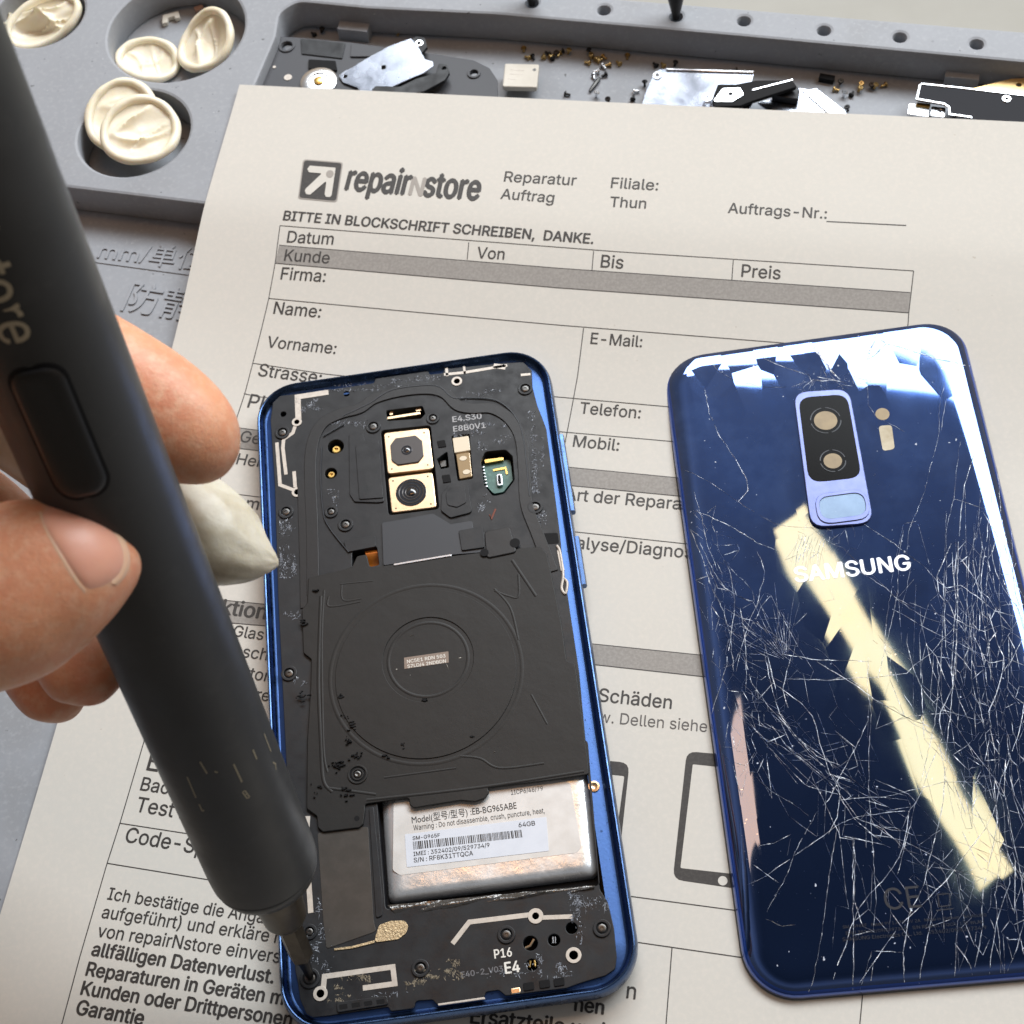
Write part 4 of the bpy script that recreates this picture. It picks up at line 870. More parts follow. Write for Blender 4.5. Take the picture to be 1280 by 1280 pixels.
mb = MB(); mb.tube([W(691, 1179, 5.8), W(691, 1171, 5.9)], .22, 8); mb.tube([W(694, 1179, 5.8), W(694, 1171, 5.9)], .18, 8); mb.build('spring_contact', M['steel'], phone)
mb = MB(); mb.tube([W(662, 1209, 5.8), W(663, 1201, 5.9)], .28, 8); mb.tube([W(669, 1208, 5.8), W(668, 1200, 5.9)], .28, 8); mb.build('spring_contact', M['brass'], phone)
mb = MB(); mb.prism(FW([(549, 576), (557, 574), (558, 582), (551, 583.5)], 5.2, .2), [], 3.1, 5.0, .1); mb.build('microphone', M['screwsteel'], phone)
# pale antenna traces
ZT = ZP + .07
def trace(lines, rings=()):
    mb = MB()
    for pts, wpx in lines: mb.prism(stroke([W(x, y, ZT).xy for x, y in pts], wpx / 5.75), [], ZP - .01, ZT, .015)
    for (x, y), r, ri in rings:
        c = W(x, y, ZT).xy; mb.prism(circ(c, r, 28), [circ(c, ri, 20)], ZP - .01, ZT + .12, .05)
    mb.build('antenna_trace', M['trace'], phone)
trace([([(410.5, 490), (372, 496), (373, 524)], 8.5), ([(369, 532), (366, 541), (354.5, 549), (353.5, 560), (357.5, 593)], 5), ([(346, 553), (350, 606), (366, 612)], 5), ([(367.5, 589), (369, 609)], 5)], [((371, 527.5), 1.25, .66), ((371.5, 615), 1.35, .76)])
trace([([(555, 468), (580, 465.5), (634, 456.5)], 4.5), ([(558, 460), (559, 470)], 4), ([(580, 458), (581, 467)], 3.5), ([(617, 457), (632, 459)], 8)], [((571, 476.5), 1.35, .76)])
trace([([(651, 468.5), (663, 467.5)], 4)])
trace([([(384.5, 1020), (382.5, 1052), (388.5, 1141)], 6.5)])
trace([([(404, 1237), (405.5, 1220.5), (491, 1208.5), (493.5, 1229.5), (453.5, 1235)], 6.2)], [((400.5, 1242), 1.5, .82)])
trace([([(565.5, 1179.5), (586.5, 1152.5), (661, 1143.5)], 5.8), ([(675, 1147), (715.5, 1145.5)], 5.2)], [((669.5, 1145), 1.6, .72)])
trace([], [((717, 1194), 1.6, .92)])
mb = MB(); mb.prism(FW([(547, 1254.5), (605.5, 1246.2), (606.5, 1248.8), (548, 1257)], 6.4, .1), [], 5.95, 6.4, .08); mb.build('gasket_strip', M['trace'], phone)
mb = MB(); mb.prism(FW([(638, 1236), (650, 1234), (651, 1241), (639, 1243)], 6.5, .3), [], 5.95, 6.6, .15); mb.build('gold_contact', M['gold'], phone)
mb = MB()
for x, y in ((660, 1233), (680, 1230), (698, 1227.5)): mb.prism(FW([(x - 6, y - 4), (x + 7, y - 6), (x + 8, y + 4), (x - 5, y + 6)], ZP, .3), [], ZP, ZP + .25, .08)
mb.build('rubber_seal', M['blackdeep'], phone)
mb = MB(); mb.prism(FW([(421, 1253), (484, 1245), (485.5, 1256), (422, 1266)], ZP, .5), [], ZP, ZP + .4, .1); gr = mb.build('speaker_grille', M['black'], phone)
mb = MB()
for k in range(4): mb.prism(FW([(424 + 15.5 * k, 1256.5 - 2 * k), (434.5 + 15.5 * k, 1255 - 2 * k), (435 + 15.5 * k, 1261 - 2.2 * k), (425 + 15.5 * k, 1262.5 - 2.2 * k)], ZP, .2), [], ZP + .4, ZP + .43)
mb.build('grille_slot', M['blackdeep'], gr)
# screws in counterbores
def phone_screw(x, y, r=1.25, metal='screwsteel'):
    c = W(x, y, ZP).xy; mb = MB()
    mb.prism(circ(c, r + .65, 28), [circ(c, r, 28)], ZP - .01, ZP + .35, .12, 0); mb.prism(circ(c, r, 24), [], ZP, ZP + .03, 0, 1)
    mb.lathe((c[0], c[1], ZP + .03), (0, 0, 1), [(0, r * .74), (.14, r * .72), (.2, r * .58), (.2, r * .30), (.04, r * .24)], 20, 2)
    mb.build('screw', [M['black'], M['blackdeep'], M[metal]], phone, smooth=30)
for x, y in ((466.5, 533.5), (541, 523), (432, 656), (353, 541), (357.5, 640), (361.5, 842), (669, 634), (591, 671.5), (656.5, 486), (525.5, 1210.5), (633, 1168.5), (752.5, 1160.5), (387, 1165), (414, 640)): phone_screw(x, y, 1.0 if (x, y) in ((541, 523), (414, 640), (387, 1165)) else 1.2)
phone_screw(387.5, 1223, 1.45)
c = W(447, 968, ZC).xy; mb = MB(); mb.prism(circ(c, 2.2, 32), [circ(c, 1.75, 32)], ZC, ZC + .25, .1, 0); mb.prism(circ(c, 1.75, 24), [], ZC, ZC + .02, 0, 1); mb.prism(circ(c, 1.35, 28), [circ(c, 1.0, 24)], ZC, ZC + .18, .06, 0)
mb.lathe((c[0], c[1], ZC + .02), (0, 0, 1), [(0, .8), (.14, .75), (.2, .5), (.06, .25)], 20, 2); mb.build('screw', [M['film'], M['blackdeep'], M['screwsteel']], film, smooth=30)
mb = MB(); c = W(446, 1023, ZC).xy; mb.prism(circ(c, .6, 16), [], ZC, ZC + .02); mb.build('recess', M['blackdeep'], film)
c = W(742.5, 983, ZF).xy; mb = MB(); mb.lathe((c[0], c[1], ZF - .05), (0, 0, 1), [(0, 1.25), (.3, 1.2), (.34, .8), (.1, .5)], 20); mb.build('frame_screw', M['gold'], phone)
mb = MB(); q = smooth_line([W(x, y, 6.4) for x, y in ((696, 682), (700, 690), (704, 718), (702, 735), (707, 742), (709, 728), (703, 722))], 5); mb.tube(q, .32, 8); mb.prism(FW([(696, 688), (700, 687), (706, 713), (701, 714)], 6.4, .2), [], 6.0, 6.5, .1); mb.build('antenna_spring', M['trace'], phone)
tx = MB(); z = ZP + .03
ptext(tx, "P16", (618.5, 1198), (640, 1195), z, bold=.02, hf=1.2); ptext(tx, "E4", (632, 1217), (650, 1214.5), z, bold=.025, hf=1.15); tx.build('carrier_marking', M['whiteprint'], phone)
tx = MB(); ptext(tx, "E4.S30", (566, 527.5), (602, 523), z, bold=.02); ptext(tx, "E8B0V1", (567, 539.5), (607, 534.5), z, bold=.02); tx.build('carrier_marking', mat('grey_print', (.36, .36, .37), .5), phone)
tx = MB(); ptext(tx, "E40-2_V03", (577, 1222), (629, 1214), z, bold=.02); tx.build('carrier_marking', M['dimprint'], phone)
mb = MB(); mb.tube([W(612, 643, ZP + .1), W(614, 649, ZP + .1), W(619.5, 636, ZP + .1)], .22, 6, flat=.3); mb.build('red_check_mark', mat('faded_red_ink', (.16, .035, .015), .6), phone)
# glue residue flecks left after the back was lifted off
rs = random.Random(31)
def flecks(name, m, zones, z):
    mb = MB()
    for x, y, rx_, ry_, n in zones:
        hubs = [(rs.uniform(-1, 1), rs.uniform(-1, 1), rs.uniform(.08, .4)) for _ in range(5)]
        for _ in range(int(n * 1.7)):
            hb_ = rs.choice(hubs); px, py = x + rx_ * max(-1, min(1, rs.gauss(hb_[0], hb_[2]))), y + ry_ * max(-1, min(1, rs.gauss(hb_[1], hb_[2]))); p = W(px, py, z); a = rs.uniform(0, 3.14); l = abs(rs.gauss(0, .26)) + .05; q = rs.uniform(.03, .12)
            h = rs.uniform(.02, .12); d = Vector((math.cos(a) * l, math.sin(a) * l, h * rs.choice((-.5, .5)))); nn = Vector((-math.sin(a) * q, math.cos(a) * q, 0)); b = d.cross(nn).normalized() * 0
            c = p + Vector((0, 0, .04)); k = rs.uniform(-.4, .4)
            mb.add([c - d, c + nn + d * k, c + d, c - nn + d * k, c + Vector((0, 0, h))], [(0, 3, 4), (3, 2, 4), (2, 1, 4), (1, 0, 4), (0, 1, 2, 3)])
    mb.build(name, M[m], phone, smooth=0)
flecks('glue_residue', 'residue', [(388, 508, 18, 10, 80), (450, 484, 60, 5, 70), (520, 474, 30, 4, 70), (440, 530, 30, 7, 60), (362, 680, 12, 42, 190), (357, 655, 9, 12, 40), (600, 535, 32, 12, 90), (618, 553, 20, 9, 50), (672, 560, 7, 55, 120), (678, 650, 12, 14, 70), (585, 492, 40, 8, 60), (664, 545, 4, 30, 30), (416, 628, 7, 16, 40), (602, 628, 10, 10, 30), (400, 1190, 18, 30, 70), (398, 1150, 6, 30, 30), (735, 1125, 25, 14, 80), (725, 1150, 12, 30, 70), (706, 1212, 14, 8, 40), (665, 1205, 12, 12, 30), (375, 850, 8, 6, 12), (365, 768, 14, 6, 24), (480, 1245, 40, 5, 10), (640, 1222, 60, 8, 30)], ZP)
flecks('sandy_residue', 'dust', [(548, 1220, 30, 9, 110), (560, 1208, 14, 8, 50), (440, 1228, 22, 8, 60), (424, 1246, 14, 5, 20), (520, 1232, 12, 6, 24)], ZP)
flecks('white_dust', 'whiteprint', [(540, 850, 120, 90, 9)], ZC + .05)

# =================================================================== CRACKED BACK COVER
CA = math.radians(-2.8); CX = Vector((math.cos(CA), math.sin(CA))); CY = Vector((-math.sin(CA), math.cos(CA))); CC = Vector((97.8, -6.16))
CW, CH, CR, CB = 36.9, 78.9, 10.5, 6.8
def sdf(x, y):
    qx, qy = abs(x) - (CW - CR), abs(y) - (CH - CR)
    return CR - math.hypot(max(qx, 0), max(qy, 0)) - min(max(qx, qy), 0)
def gz(x, y):
    d = max(0.0, sdf(x, y)); s = (x + CW) / (2 * CW); t = (y + CH) / (2 * CH)
    k = max(0.0, (CB - d) / CB)
    return 1.0 + 2.7 * math.sqrt(max(0, 1 - k ** 2.3)) + 3.4 * s * t + .3
def G(x, y, dz=0.0):
    p = CC + CX * x + CY * (y + 1.1 * max(0, (x + CW) / (2 * CW)) * max(0, (y + CH) / (2 * CH))); return Vector((p.x, p.y, gz(x, y) + dz))
def GL(px, py):
    z = 4.0
    for _ in range(8):
        p = W(px, py, z).xy - CC; x, y = p.dot(CX), p.dot(CY); y -= 1.1 * max(0, (x + CW) / (2 * CW)) * max(0, (y + CH) / (2 * CH)); z = gz(x, y)
    return x, y
def GA(x, y): return 820 + x / 2.7826, 390 + y / 2.7826
def GB(x, y): return 820 + x / 2.7826, 820 + y / 2.7826
cover = empty('back_cover', (*CC, .5)); tag(cover, 'shattered blue glass back cover with camera window lying right of the opened phone', 'phone cover')
def loop(d):
    r = max(CR - d, .4); a, b = CW - d, CH - d; base = rrect(2 * a, 2 * b, min(r, a * .98), 10); out = []; N = len(base)
    for i, p in enumerate(base):
        q = base[(i + 1) % N]; out.append(p)
        if i % 11 == 10:
            for k in range(1, 36): out.append(p.lerp(q, k / 36))
    return out
mb = MB(); ds = [1.0, 1.3, 1.7, 2.2, 2.8, 3.5, 4.3, 5.2, 6.0, 6.8, 9, 12, 15, 18, 21, 24, 27, 30, 33, 36.3]
mb.loft([[G(p.x, p.y) for p in loop(d)] for d in ds], 0, False, True)
mb.build('cover_glass', M['glass'], cover, smooth=70)
mb = MB(); L0 = loop(0)
rg = [[G(p.x, p.y, -.75) for p in loop(.15)]] + [[G(p.x, p.y, -.3) for p in loop(-.05)]] + [[G(p.x, p.y, .0 if d else -.02) for p in loop(d)] for d in (0, .15, .35, .6, .8, 1.02)]
mb.loft(rg, 0, False, False); mb.build('glass_edge', M['blueedge'], cover, smooth=70)
mb = MB(); mb.loft([[G(p.x, p.y, -h) for p in loop(d)] for d, h in ((1.2, .95), (.1, .95), (-.2, .85), (-.28, .65), (-.2, .5), (.1, .38), (.4, .36))], 0, False, False)  # dark lip added to draw the dark line round the glass
mb.build('outline_lip', M['blackrim'], cover, smooth=60)
def crack(mb, pts, wd, rnd, jit=.14, m=0, dz=.035):
    P = [Vector(p) for p in pts]; fine = []
    for a, b in zip(P, P[1:]):
        n = max(1, int((b - a).length / 1.1))
        for k in range(n): fine.append(a.lerp(b, k / n))
    fine.append(P[-1]); F2 = []
    for i, p in enumerate(fine):
        j = jit * (0 if i in (0, len(fine) - 1) else 1); F2.append(Vector((p.x + rnd.gauss(0, j * .5), p.y + rnd.gauss(0, j * .5))))
    v = []; f = []
    for i, p in enumerate(F2):
        t = (F2[min(i + 1, len(F2) - 1)] - F2[max(i - 1, 0)]); t = t.normalized() if t.length > 1e-6 else Vector((1, 0))
        w_ = wd * .85 * rnd.uniform(.25, 1.0) * (.35 if i in (0, len(F2) - 1) else 1) / 2; q = Vector((-t.y, t.x)) * w_; k = rnd.uniform(-.03, .05)
        if abs(p.x) > CW or abs(p.y) > CH: p = Vector((max(-CW, min(CW, p.x)), max(-CH, min(CH, p.y))))
        v += [G(p.x + q.x, p.y + q.y, dz + k), G(p.x - q.x, p.y - q.y, dz - k)]
    for i in range(len(F2) - 1):
        if rnd.random() < .985: f.append((2 * i, 2 * i + 1, 2 * i + 3, 2 * i + 2))
    mb.add(v, f, m)
LA = [[(185, 155), (215, 205), (280, 240), (380, 262), (470, 262), (530, 240)], [(345, 130), (380, 165), (450, 195), (530, 220), (545, 250)], [(510, 265), (545, 235), (580, 240), (620, 235), (665, 250)],
      [(560, 225), (640, 240)], [(600, 215), (650, 262), (668, 270)], [(530, 270), (550, 232)], [(725, 195), (735, 260), (737, 325), (765, 360), (800, 380), (865, 418)],
      [(1005, 240), (985, 330), (985, 420), (960, 520), (935, 620), (905, 700), (880, 760), (870, 860)], [(1060, 450), (1045, 540), (1035, 650), (1010, 760), (1010, 900), (1000, 1080), (985, 1280)], [(1035, 650), (1090, 665), (1150, 690)],
      [(1110, 480), (1075, 600), (1060, 700), (1050, 850), (1050, 1000), (1040, 1280)], [(1130, 600), (1120, 750), (1090, 850), (1080, 1000), (1100, 1150), (1095, 1280)], [(1160, 690), (1150, 800), (1130, 930), (1135, 1060), (1160, 1200), (1165, 1280)],
      [(1000, 960), (1060, 950), (1130, 1000), (1180, 1040), (1250, 1060)], [(1010, 1050), (1080, 1090), (1140, 1110), (1200, 1090), (1240, 1110)], [(1050, 1170), (1110, 1180), (1160, 1220), (1220, 1210)],
      [(170, 270), (185, 350), (220, 430), (275, 510), (315, 580), (320, 620), (285, 660)], [(100, 550), (200, 600), (300, 670), (400, 730), (450, 745), (540, 750), (640, 745)], [(130, 690), (250, 740), (350, 800), (420, 830)],
      [(540, 750), (580, 780), (600, 800), (650, 820), (700, 870), (760, 920), (830, 990), (900, 1030)], [(640, 870), (720, 910), (800, 960), (850, 1010), (930, 1060), (990, 1080)],
      [(860, 760), (845, 850), (840, 980), (820, 1070), (800, 1160), (770, 1280)], [(890, 870), (870, 970), (850, 1050)], [(120, 760), (160, 850), (190, 950), (235, 1040), (260, 1130), (270, 1250)], [(150, 800), (200, 900), (240, 960), (330, 1010)],
      [(440, 1190), (560, 1210), (750, 1215)], [(770, 1120), (800, 1160), (860, 1190), (910, 1230)], [(605, 960), (620, 1000), (580, 1010)], [(180, 880), (215, 960), (250, 970)], [(130, 620), (160, 720), (175, 800), (215, 900)], [(880, 1010), (960, 1040), (1000, 1060), (1060, 1120)],
      [(560, 740), (610, 760), (600, 800)], [(600, 800), (640, 770)], [(990, 420), (1010, 300)], [(1180, 450), (1200, 700), (1240, 900), (1270, 1100)], [(820, 960), (800, 1080), (790, 1120)], [(350, 1080), (420, 1130), (510, 1210)], [(240, 1030), (290, 1060), (350, 1080), (390, 1120)]]
for k in range(0):
    a = math.radians(100 + 4.6 * k); LA.append([(430 - 2 * k, 1130 - 3 * k), (430 + math.cos(a) * 130 - k, 1130 - math.sin(a) * 110), (430 + math.cos(a) * (200 + 40 * math.sin(k * 2.1)), 1140 - math.sin(a) * (230 + 40 * math.sin(k * 1.7)))])
for k in range(9): LA.append([(500 + 11 * k, 772 + 2 * k), (478 + 12 * k, 840), (468 + 13 * k + 5 * math.sin(k * 3), 885 + 12 * math.sin(k * 2))])
LB = [[(380, 0), (400, 100), (430, 200), (480, 270), (560, 350), (640, 380)], [(360, 280), (430, 310), (520, 370), (580, 420), (660, 470), (740, 550), (800, 600), (870, 610)], [(350, 420), (400, 470), (470, 510), (530, 555)], [(540, 410), (600, 540), (640, 630), (690, 640)],
      [(740, 540), (760, 590), (850, 650), (930, 730), (1040, 745), (1120, 770), (1200, 790), (1260, 830)], [(940, 740), (1000, 800), (1060, 850), (1110, 900)], [(1110, 770), (1090, 860), (1050, 920), (1045, 1000), (1035, 1140)], [(740, 220), (690, 330), (650, 400), (600, 500), (580, 520)],
      [(740, 0), (735, 120), (750, 200), (740, 340), (740, 480), (750, 600), (760, 760), (765, 840), (755, 960)], [(690, 640), (690, 850), (720, 940), (760, 960)], [(630, 600), (600, 780), (580, 950), (545, 1140), (515, 1195)], [(560, 540), (500, 650), (440, 790), (385, 890)],
      [(975, 0), (985, 70), (975, 200), (940, 360), (900, 520), (870, 640), (840, 760)], [(1040, 0), (1030, 130), (1010, 330), (1000, 500), (960, 680), (930, 800), (880, 900), (860, 1030), (860, 1160)], [(750, 1025), (860, 1030)], [(750, 1025), (710, 1160)], [(560, 20), (700, 105), (760, 150), (860, 210), (960, 250)],
      [(1100, 0), (1120, 120), (1150, 300), (1160, 420), (1190, 560), (1200, 700), (1180, 830), (1190, 950), (1200, 1100), (1210, 1140)], [(1150, 0), (1190, 150), (1230, 300), (1240, 480), (1280, 600)], [(960, 300), (1040, 300), (1130, 370)], [(1280, 760), (1250, 860), (1260, 960), (1280, 1040)],
      [(380, 915), (440, 940), (485, 935)], [(690, 970), (760, 955)], [(360, 660), (410, 650), (470, 620)], [(1030, 640), (1080, 655), (1160, 690)], [(940, 780), (960, 900), (930, 1050), (915, 1140)], [(1040, 1000), (1080, 1050), (1100, 1110)], [(420, 200), (500, 290), (600, 410), (690, 440)], [(400, 240), (470, 330), (560, 400)], [(440, 300), (560, 390), (640, 480), (700, 560)], [(470, 0), (440, 120), (460, 180)],
      [(760, 160), (830, 180), (900, 240), (1000, 290)], [(690, 560), (790, 600), (850, 660)], [(685, 640), (685, 1160)], [(640, 480), (630, 560), (600, 620)], [(1050, 745), (1060, 810), (1090, 840)]]
FAN = []
for k in range(16):        # fine rays running out of the blow on the left side
    a = math.radians(78 + 5.2 * k); r0, r1 = 25 + 12 * math.sin(k * 2.3), 210 + 70 * math.sin(k * 1.9)
    FAN.append([(455 + math.cos(a) * r0, 1215 - math.sin(a) * r0), (455 + math.cos(a + .04) * r1 * .55, 1215 - math.sin(a + .04) * r1 * .55), (455 + math.cos(a) * r1, 1215 - math.sin(a) * r1)])
for k in range(8): FAN.append([(1010 + 32 * k, 700 + 110 * math.sin(k * 2.2)), (1000 + 33 * k + 18 * math.sin(k), 980), (990 + 34 * k + 22 * math.sin(k * 1.3), 1275)])
rs = random.Random(77); mb = MB()
for l in FAN: crack(mb, [GL(*GA(*p)) for p in l], .085, rs, .05)
for k in range(0): crack(mb, [GL(*GB(620 + 50 * k + 12 * math.sin(k * 2), 430 + 24 * k)), GL(*GB(606 + 50 * k + 16 * math.sin(k), 700)), GL(*GB(590 + 50 * k, 1150 - 4 * k))], .08, rs, .06)
for l in LA: crack(mb, [GL(*GA(*p)) for p in l], rs.choice((.10, .14, .22)), rs, .14)
for l in LB: crack(mb, [GL(*GB(*p)) for p in l], rs.choice((.10, .14, .22)), rs, .14)
for l in ([(530, 105), (570, 150), (605, 200), (640, 235)],): crack(mb, [GL(*GA(*p)) for p in l], .75, rs, .15)
for l in ([(770, 75), (800, 110), (860, 125), (980, 165), (1070, 185), (1110, 195)], [(770, 75), (745, 130), (735, 165)], [(800, 110), (760, 150), (735, 165)]): crack(mb, [GL(*GA(*p)) for p in l], .5, rs, .2)
# shattered nets where the blow landed: the edges between neighbouring shards
def shards(zone, n, wd, seed, stretch=1.0, keep=1.0, lean=0.0):
    r = random.Random(seed); Z = [Vector(GL(*p)) for p in zone]; P = []; ca, sa = math.cos(lean), math.sin(lean)
    to = lambda p: Vector((p.x * ca + p.y * sa, (-p.x * sa + p.y * ca) / stretch)); fr_ = lambda q: Vector((q.x * ca - q.y * stretch * sa, q.x * sa + q.y * stretch * ca))
    for _ in range(n):
        u, v = r.random(), r.random(); P.append(to(Z[0].lerp(Z[1], u).lerp(Z[3].lerp(Z[2], u), v)))
    vo, eo, fo, *_r = delaunay_2d_cdt(P, [], [], 0, 1e-5); cen = []; ed = {}
    for t, f_ in enumerate(fo):
        a, b, c = [vo[k] for k in f_[:3]]; d = 2 * (a.x * (b.y - c.y) + b.x * (c.y - a.y) + c.x * (a.y - b.y))
        if abs(d) < 1e-6: cen.append(None); continue
        aa, bb, cc_ = a.length_squared, b.length_squared, c.length_squared
        q = Vector(((aa * (b.y - c.y) + bb * (c.y - a.y) + cc_ * (a.y - b.y)) / d, (aa * (c.x - b.x) + bb * (a.x - c.x) + cc_ * (b.x - a.x)) / d))
        m_ = (a + b + c) / 3; cen.append(m_ + (q - m_) * min(1, 3.5 / max((q - m_).length, 1e-6)))
        for k in range(3): ed.setdefault(frozenset((f_[k], f_[(k + 1) % 3])), []).append(t)
    for ts in ed.values():
        if len(ts) == 2 and cen[ts[0]] is not None and cen[ts[1]] is not None and r.random() < keep:
            a, b = fr_(cen[ts[0]]), fr_(cen[ts[1]])
            if (a - b).length < .12 or sdf(a.x, a.y) < .2 or sdf(b.x, b.y) < .2: continue
            crack(mb, [a, b], wd * r.choice((.45, .6, .8, 1.0, 1.6)), r, .04)
shards([(1195, 690), (1275, 660), (1345, 1080), (1215, 1120)], 210, .17, 1, 2.2, .95, -.1)
shards([(1165, 720), (1250, 700), (1290, 980), (1180, 1000)], 80, .15, 5, 2.5, .9, -.05)
shards([(866, 620), (905, 670), (975, 960), (902, 980)], 130, .14, 2, 1.8, .95, .12)
shards([(905, 840), (1000, 900), (1190, 1060), (1130, 1110)], 90, .13, 3, 1.2, .9, .9)
shards([(920, 740), (1010, 780), (990, 860), (930, 860)], 40, .11, 4, 1.5, .9, .3)
shards([(985, 478), (1075, 462), (1075, 486), (995, 492)], 46, .16, 6, 1.0, .8)
shards([(990, 655), (1080, 650), (1095, 700), (1000, 700)], 46, .11, 8, 1.6, .7, -.5)
shards([(1150, 1060), (1290, 1080), (1345, 1200), (1170, 1190)], 50, .12, 9, 1.6, .9)
shards([(900, 960), (1180, 1100), (1290, 1215), (945, 1235)], 34, .09, 10, 3.5, .7, .12)
shards([(1080, 700), (1230, 690), (1230, 1000), (1120, 1000)], 30, .09, 11, 3.2, .8, -.15)
shards([(900, 760), (1050, 800), (1150, 1000), (960, 960)], 30, .08, 12, 2.0, .8, .5)
def walk(px, ang, steps, wd, r, depth=0):
    p = Vector(GL(*px)) if depth == 0 else px; pts = [p.copy()]
    for k in range(steps):
        ang += r.gauss(0, .13) + (.35 * r.choice((-1, 1)) if r.random() < .08 else 0); p = p + Vector((math.cos(ang), math.sin(ang))) * r.uniform(2.0, 5.0)
        if sdf(p.x, p.y) < .4: break
        pts.append(p.copy())
        if depth < 1 and r.random() < .07: walk(p.copy(), ang + r.choice((-1, 1)) * r.uniform(.3, .8), int(steps * .45), wd * .7, r, depth + 1)
    if len(pts) > 1: crack(mb, pts, wd, r, .06)
rw = random.Random(41)
for px, a, n, wd in (((1190, 690), -95, 30, .24), ((1216, 700), -90, 34, .24), ((1238, 680), -86, 34, .22), ((1150, 760), -98, 26, .16), ((1108, 780), -100, 22, .15), ((960, 850), -48, 15, .2), ((925, 760), -80, 12, .18), ((905, 700), -80, 22, .20),
                     ((920, 840), 60, 10, .14), ((1235, 900), 170, 9, .16), ((1240, 820), 165, 8, .14), ((1230, 980), 175, 9, .16), ((1060, 640), -50, 8, .14)):
    walk(px, math.radians(a), n, wd, rw)
mb.build('crack_line', M['crack'], cover, smooth=0)
mb = MB(); rs = random.Random(5)      # chips of glass dust on the surface
for _ in range(900):
    x, y = rs.uniform(-34, 34), rs.uniform(-75, 75)
    if rs.random() < .45: x = rs.gauss(24, 7); y = rs.uniform(-52, 30)
    elif rs.random() < .35: x = rs.gauss(-29, 3); y = rs.uniform(-30, 35)
    x = max(-35, min(35, x))
    r = rs.uniform(.03, .12); p = G(x, y, .02); a = rs.uniform(0, 6)
    mb.add([p + Vector((r * math.cos(a + k * 2.1) * rs.uniform(.5, 1.4), r * math.sin(a + k * 2.1), 0)) for k in range(3)] + [p + Vector((0, 0, r * 1.2))], [(0, 1, 3), (1, 2, 3), (2, 0, 3)])
mb.build('glass_chip', M['crack'], cover, smooth=0)
def CP(pts, z, r=0.0): return FW(pts, z, r)
zc = gz(*GL(1045, 570)) + .22
mb = MB(); mb.prism(CP([(991.5, 491), (1061, 486.5), (1092, 654.5), (1013.5, 660)], zc, 3.6), [], zc - .6, zc + .35, .16); cmf = mb.build('camera_surround', M['lavender'], cover)
mb = MB(); mb.prism(CP([(997.5, 498), (1058.5, 493.5), (1077, 597.5), (1011, 604.5)], zc, 3.2), [], zc + .3, zc + .42, .03); cg = mb.build('camera_window', M['camblack'], cmf)
for (x, y, r, rr) in ((1032, 525.5, 2.75, 3.55), (1041, 576, 2.15, 2.95)):
    c = W(x, y, zc + .42).xy; mb = MB(); mb.prism(circ(c, r, 36, .95), [], zc + .41, zc + .44); mb.build('lens_opening', M['tanfill'], cg)
    mb = MB()
    for a0, a1 in ((10, 80), (95, 170), (185, 268), (282, 352)):
        q = [Vector((c[0] + rr * math.cos(math.radians(a0 + (a1 - a0) * k / 10)), c[1] + rr * math.sin(math.radians(a0 + (a1 - a0) * k / 10)), zc + .44)) for k in range(11)]
        mb.tube(q, .17, 6, flat=.4)
    mb.build('lens_ring', M['slate'], cg)
mb = MB(); so = CP([(1017, 619.5), (1081, 611), (1089.5, 649), (1023, 657.5)], zc, 3.4)
si = CP([(1022, 623.5), (1079, 616), (1083.5, 644), (1027, 651.5)], zc, 2.6)
mb.prism(so, [si], zc + .30, zc + .62, .1); mb.build('sensor_ring', M['lavender'], cmf)
mb = MB(); mb.prism(si, [], zc + .30, zc + .42, .02); mb.build('fingerprint_sensor', M['sensor'], cmf)
mb = MB(); c = W(1103, 517.5, zc + .3); zz = gz(*GL(1105, 540)) + .03

def gpatch(mb, outline):
    c = sum((Vector((p.x, p.y)) for p in outline), Vector((0, 0))) / len(outline); n = len(outline)
    mb.add([G(p.x, p.y, .045) for p in outline] + [G(c.x, c.y, .045)], [(i, (i + 1) % n, n) for i in range(n)])
gpatch(mb, circ(GL(1103, 517.5), 1.65, 28)); mb.build('sensor_opening', M['tanfill'], cover)
mb = MB(); gpatch(mb, fil([GL(*p) for p in ((1103.5, 564), (1118.5, 561), (1114.5, 531), (1098, 532.5))], .9)); mb.build('flash_opening', M['palefill'], cover)
def gtext(mb, body, a, b, **k):
    p, q = Vector(GL(*a)), Vector(GL(*b)); n = len(mb.v); flat_text(mb, body, (p.x, p.y), (q.x, q.y), 0, **k)
    for i in range(n, len(mb.v)): mb.v[i] = G(mb.v[i].x, mb.v[i].y, .05 + mb.v[i].z)
tx = MB(); gtext(tx, "SAMSUNG", GA(487, 940), GA(887, 896), bold=.022, hf=1.0); tx.build('maker_lettering', M['silverletter'], cover)
tx = MB(); gtext(tx, "CE", GB(800, 884), GB(925, 873), bold=-.012, hf=1.0)
for s, a, b in (("SM-G965F   Rated 9V 1.67A  5V 2A   Made in Vietnam   SAMSUNG", (650, 948), (1150, 905)), ("IMEI 352402/09/529734/9   S/N RF8K31TTQCA   LTE WLAN", (660, 970), (1140, 929)), ("SAMSUNG Electronics Co., Ltd.   352402/09/529734/9", (650, 992), (1150, 950))): gtext(tx, s, GB(*a), GB(*b), hf=.9)
for l in ([(985, 872), (980, 830), (1020, 826), (1025, 868), (985, 872)], [(975, 885), (1035, 878)]): 
    q = [Vector(GL(*GB(*p))) for p in l]
    for a, b in zip(q, q[1:]):
        t = (b - a).normalized(); nn = Vector((-t.y, t.x)) * .1; tx.add([G(*(a + nn), .05), G(*(a - nn), .05), G(*(b - nn), .05), G(*(b + nn), .05)], [(0, 1, 2, 3)])
tx.build('etched_print', M['darkletter'], cover)

